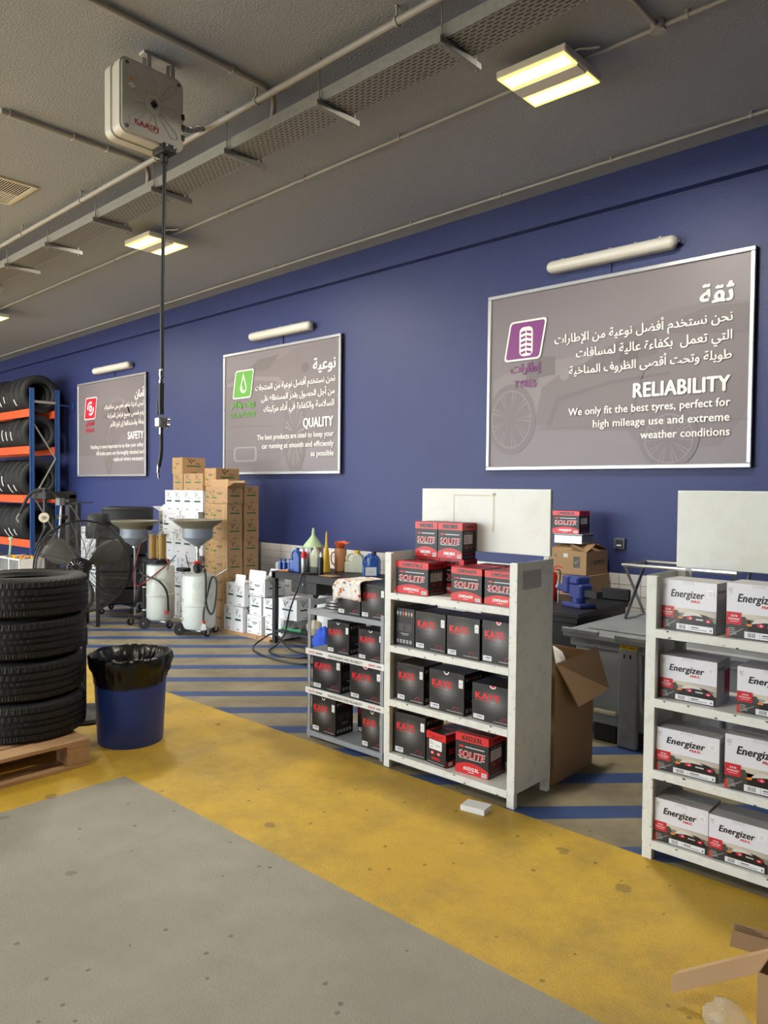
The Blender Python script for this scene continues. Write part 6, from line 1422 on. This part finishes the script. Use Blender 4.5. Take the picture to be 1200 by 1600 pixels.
MB().lathe([(0.038, 0), (0.042, 0.006), (0.042, 0.19), (0.03, 0.215), (0.014, 0.225), (0.001, 0.226)], n=24).build('cylinder', M['red'], t, smooth=True)
MB().cyl((0, 0, 0.226), (0, 0, 0.25), 0.012, 10).build('valve', M['brass'], t, smooth=True)
MB().tube([(0, 0, 0.25), (0.06, -0.01, 0.27), (0.09, -0.01, 0.262)], 0.005, 6).tube([(0, 0, 0.245), (0.06, -0.01, 0.238)], 0.005, 6).build('lever', M['red'], t)
MB().tube(bez([(0.01, 0, 0.24), (0.07, 0.0, 0.23), (0.075, -0.02, 0.12), (0.05, -0.02, 0.08)], 6), 0.005, 6).build('hose', M['black_plastic'], t, smooth=True)
p = Print(); p.rect(-0.025, 0.04, 0.025, 0.15, '#c8b8b0'); p.lay()
for k in range(5): p.rect(-0.02, 0.05 + k * 0.02, 0.02, 0.055 + k * 0.02, '#8c3030')
p.build('paper_label', (0, -0.0425, 0), (1, 0, 0), (0, 0, 1), t)
# bosch carton etc
t = thing('parts_carton', 'brown carton printed BOSCH standing open behind the vise', 'carton', (-3.22, 5.57, 0.916))
MB().box(0, 0.335, 0, 0.005, 0, 0.19).box(0, 0.335, 0.37, 0.375, 0, 0.19).box(0, 0.005, 0.005, 0.37, 0, 0.19).box(0.33, 0.335, 0.005, 0.37, 0, 0.19).box(0, 0.335, 0, 0.375, 0, 0.004).build('carton', M['kraft_dark'], t)
MB().box(0, 0.335, -0.002, 0.002, 0, 0.16, T(0, 0.003, 0.19, 0, rad(-100 + 30))).build('flap', M['kraft_dark'], t)
MB().box(0, 0.335, -0.002, 0.002, 0, 0.16, T(0, 0.372, 0.19, 0, rad(70))).build('flap', M['kraft_dark'], t)
MB().box(-0.002, 0.002, 0, 0.37, 0, 0.15, T(0.332, 0, 0.19, 0, 0, rad(-70))).build('flap', M['kraft_dark'], t)
p = Print(); p.text('BOSCH', 0.13, 0.3, 0.085, 0.035, '#3a332c', 0.045); p.ring(0.09, 0.103, 0.018, 0.004, '#3a332c', 16); p.rect(0.082, 0.098, 0.098, 0.108, '#3a332c'); p.build('side_print', (0.335, 0, 0), (0, 1, 0), (0, 0, 1), t)
p = Print(); p.rect(0.22, 0.06, 0.28, 0.15, '#3a3632'); p.lay(); tickmark(p, 0.23, 0.09, 0.035, '#b8a890'); p.ring(0.06, 0.15, 0.01, 0.004, '#3a332c', 10); p.rect(0.13, 0.14, 0.17, 0.17, '#c8c4bc'); p.build('front_print', (0, 0, 0), (1, 0, 0), (0, 0, 1), t)
for i, (z0, z1) in enumerate(((0, 0.3), (0.301, 0.6), (0.601, 0.915))):
    o = MB().box(-3.22, -2.87, 5.56, 5.95, z0, z1).build('plain_carton', M['kraft_dark'], bevel=0.003); tag(o, ['plain brown carton on the floor at the bottom behind the bench', 'plain brown carton in the middle behind the bench', 'plain brown carton directly under the printed BOSCH carton'][i], 'carton', 'plain cartons behind the bench')
t = thing('metal_tin', 'shiny rectangular tin lying on the open brown carton', 'tin', (-3.21, 5.62, 1.1615))
MB().box(0, 0.26, 0, 0.2, 0, 0.075).build('tin_body', M['steel'], t, bevel=0.006)
MB().box(-0.004, 0.264, -0.004, 0.204, 0.0755, 0.085).build('tin_lid', M['steel'], t, bevel=0.003)
place(s5, SD, -3.23, 5.62, 1.248, 0.25, 0.18, 0.185, 0, 'red and black box numbered CMF60038 high up behind the white shelf', GS)

# grey lidded container
t = thing('grey_container', 'big grey plastic container with a flat lid and yellow sticker', 'container', (-2.44, 4.45, 0))
W_, D_, HH = 1.32, 0.98, 0.655
MB().box(0.04, W_ - 0.04, 0.05, D_ - 0.05, 0.1, HH).build('body', M['grey_plastic'], t, bevel=0.015)
for x in (0.36, 0.86): MB().box(x, x + 0.125, 0.005, 0.049, 0.0, HH - 0.0).build('corner_leg', M['grey_plastic'], t, bevel=0.01)
MB().box(0.02, W_ - 0.02, 0.02, 0.049, HH - 0.06, HH - 0.005).build('upper_rim', M['grey_plastic'], t, bevel=0.006)
MB().tube(bez([(0.49, 0.03, HH - 0.06), (0.50, 0.03, 0.3), (0.54, 0.03, 0.22), (0.62, 0.03, 0.22), (0.85, 0.03, 0.22)], 6), 0.014, 8).build('moulded_rib', M['grey_plastic'], t, smooth=True)
MB().box(0.2, 0.355, 0.0, 0.035, 0.19, 0.215).build('bar_handle', M['beige'], t, bevel=0.006)
MB().box(0.0, W_, -0.05, D_, HH + 0.001, HH + 0.045).build('lid', M['grey_plastic'], t, bevel=0.01)
MB().box(-0.005, 0.25, -0.055, -0.03, HH + 0.03, HH + 0.062).build('lid_catch', M['grey_plastic'], t, bevel=0.005)
MB().box(0.36, 0.56, -0.06, -0.0, HH + 0.025, HH + 0.06).build('lid_catch', M['grey_plastic'], t, bevel=0.005)
MB().box(0.1, W_ - 0.1, 0.1, D_ - 0.1, HH + 0.046, HH + 0.056).build('lid_panel', M['grey_plastic'], t, bevel=0.004)
for x in (0.18, 1.05):
    for y in (0.1, 0.75): MB().box(x, x + 0.16, y - 0.05, y + 0.1, 0.0, 0.12).build('foot_block', M['black_plastic'], t, bevel=0.01)
p = Print(); p.rect(0.37, HH - 0.035, 0.48, HH - 0.008, '#e8c22a'); p.lay(); p.text('UNIT-1-8031', 0.378, 0.472, HH - 0.029, 0.014, '#3a3010', 0.02)
p.build('yellow_sticker', (0, 0.0045, 0), (1, 0, 0), (0, 0, 1), t)
for x in (0.395, 0.435): MB().box(x, x + 0.01, 0.003, 0.006, HH - 0.09, HH - 0.065).build('slot', M['black_plastic'], t)
# folding metal stand on the lid
t = thing('folding_stand', 'grey metal folding stand with crossed legs on the container lid', 'stand', (-2.3, 5.0, HH + 0.0565))
zt = 0.372
def bar(a, b_, w_=0.012):
    a, b_ = Vector(a), Vector(b_); MB().tube([a, b_], w_, 4).build('bar', M['steel'], t)
for x in (0.0, 0.72):
    bar((x, 0.0, zt), (x, 0.33, 0.009)); bar((x, 0.35, zt), (x + 0.012, 0.0, 0.009))
bar((-0.02, 0, zt + 0.004), (0.74, 0, zt + 0.004)); bar((-0.02, 0.36, zt + 0.004), (0.74, 0.36, zt + 0.004)); bar((0.0, 0.0, zt + 0.006), (0.0, 0.36, zt + 0.006)); bar((0.72, 0.0, zt + 0.006), (0.72, 0.36, zt + 0.006))
# tall open cardboard box beside the white shelf
t = thing('tall_cardboard_box', 'tall open brown cardboard box beside the white shelf', 'box', (-2.45, 3.62, 0), rad(1))
w_, d_, h_ = 0.40, 0.46, 0.665
MB().box(0, w_, 0, 0.005, 0, h_).box(0, w_, d_ - 0.005, d_, 0, h_).box(0, 0.005, 0.005, d_ - 0.005, 0, h_).box(w_ - 0.005, w_, 0.005, d_ - 0.005, 0, h_).box(0, w_, 0, d_, 0, 0.005).build('box_body', M['kraft_dark'], t)
MB().add([(0, 0, 0), (0, d_ + 0.03, 0.02), (0.05, d_ + 0.1, -0.235), (0.09, 0.1, -0.235), (0.006, 0, 0.004), (0.006, d_ + 0.03, 0.024), (0.056, d_ + 0.1, -0.231), (0.096, 0.1, -0.231)], [(0, 1, 2, 3), (4, 7, 6, 5), (0, 4, 5, 1), (1, 5, 6, 2), (2, 6, 7, 3), (3, 7, 4, 0)], T(w_, 0, h_ - 0.003)).build('flap', M['kraft_dark'], t)
MB().box(0, w_, -0.002, 0.002, 0, 0.13, T(0, 0.004, h_, 0, rad(20))).build('flap', M['kraft_dark'], t)
o = blob('crumpled_wrap', 'crumpled white packing wrap in the tall cardboard box', 'wrap', (-2.25, 3.8, 0.46), 0.14, 0.13, 0.26, M['foam'], 5, 0.35)

# open carton pieces, front right corner
t = thing('open_carton', 'open brown carton at the lower right corner with long flaps', 'carton', (-0.63, 2.28, 0))
w_, d_, h_ = 0.4, 0.4, 0.24
MB().box(0, w_, 0, 0.004, 0, h_).box(0, w_, d_ - 0.004, d_, 0, h_).box(0, 0.004, 0.004, d_ - 0.004, 0, h_).box(w_ - 0.004, w_, 0.004, d_ - 0.004, 0, h_).box(0, w_, 0, d_, 0, 0.004).build('carton', M['kraft'], t)
def strip(a, b_, up, w_, name='flap', th=0.004, m='kraft'):
    a, b_, up = Vector(a), Vector(b_), Vector(up).normalized(); d = (b_ - a).normalized(); n = d.cross(up).normalized()
    vs = [a, b_, b_ + up * w_, a + up * w_]; vs = vs + [q + n * th for q in vs]
    MB().add(vs, [(0, 1, 2, 3), (7, 6, 5, 4), (0, 4, 5, 1), (1, 5, 6, 2), (2, 6, 7, 3), (3, 7, 4, 0)]).build(name, M[m], t)
strip((-0.005, 0.14, 0.235), (-0.27, 0.075, 0.075), (0.12, -0.3, -0.6), 0.05)
strip((-0.005, 0.14, 0.235), (-0.262, 0.08, 0.078), (0.1, 0.9, 0.25), 0.02)
strip((0.0, 0.20, 0.235), (-0.12, 0.16, 0.245), (0.05, 0.25, 1.0), 0.022)
strip((0.0, 0.20, 0.235), (-0.12, 0.155, 0.245), (0.05, -0.5, -0.75), 0.045)
strip((0.0, 0.39, 0.238), (0.0, 0.3, 0.26), (-0.5, -0.2, 0.7), 0.05)
p = Print()
for k in range(3): p.rect(0.005, 0.004 + k * 0.006, 0.1 - 0.02 * k, 0.006 + k * 0.006, '#4c4038')
p.build('print', (-0.118, 0.156, 0.246), Vector((0.12, 0.042, -0.01)).normalized(), Vector((0.05, 0.25, 1.0)).normalized(), t)
blob('clear_bag', 'crumpled clear plastic bag by the open carton', 'bag', (-0.71, 2.27, 0.0), 0.062, 0.05, 0.12, M['clear'], 2, 0.22, 28)
blob('orange_packet', 'orange and brown packet tucked beside the clear bag', 'packet', (-0.648, 2.195, 0.0), 0.03, 0.028, 0.11, M['orange'], 6, 0.3)
# small floor debris
o = MB().prism([(0, 0), (0.03, 0.005), (0.035, 0.012), (0.01, 0.012)], 0.002).build('red_scrap', M['red']); o.location = (-4.25, 2.99, 0.0005); tag(o, 'tiny red scrap on the yellow floor near the blue bin', 'scrap')
for i in list(bpy.data.objects):
    if i.get('_used') is not None: del i['_used']
print('tris', sum(len(o.data.loop_triangles) or sum(len(p.vertices) - 2 for p in o.data.polygons) for o in SC.objects if o.type == 'MESH'))
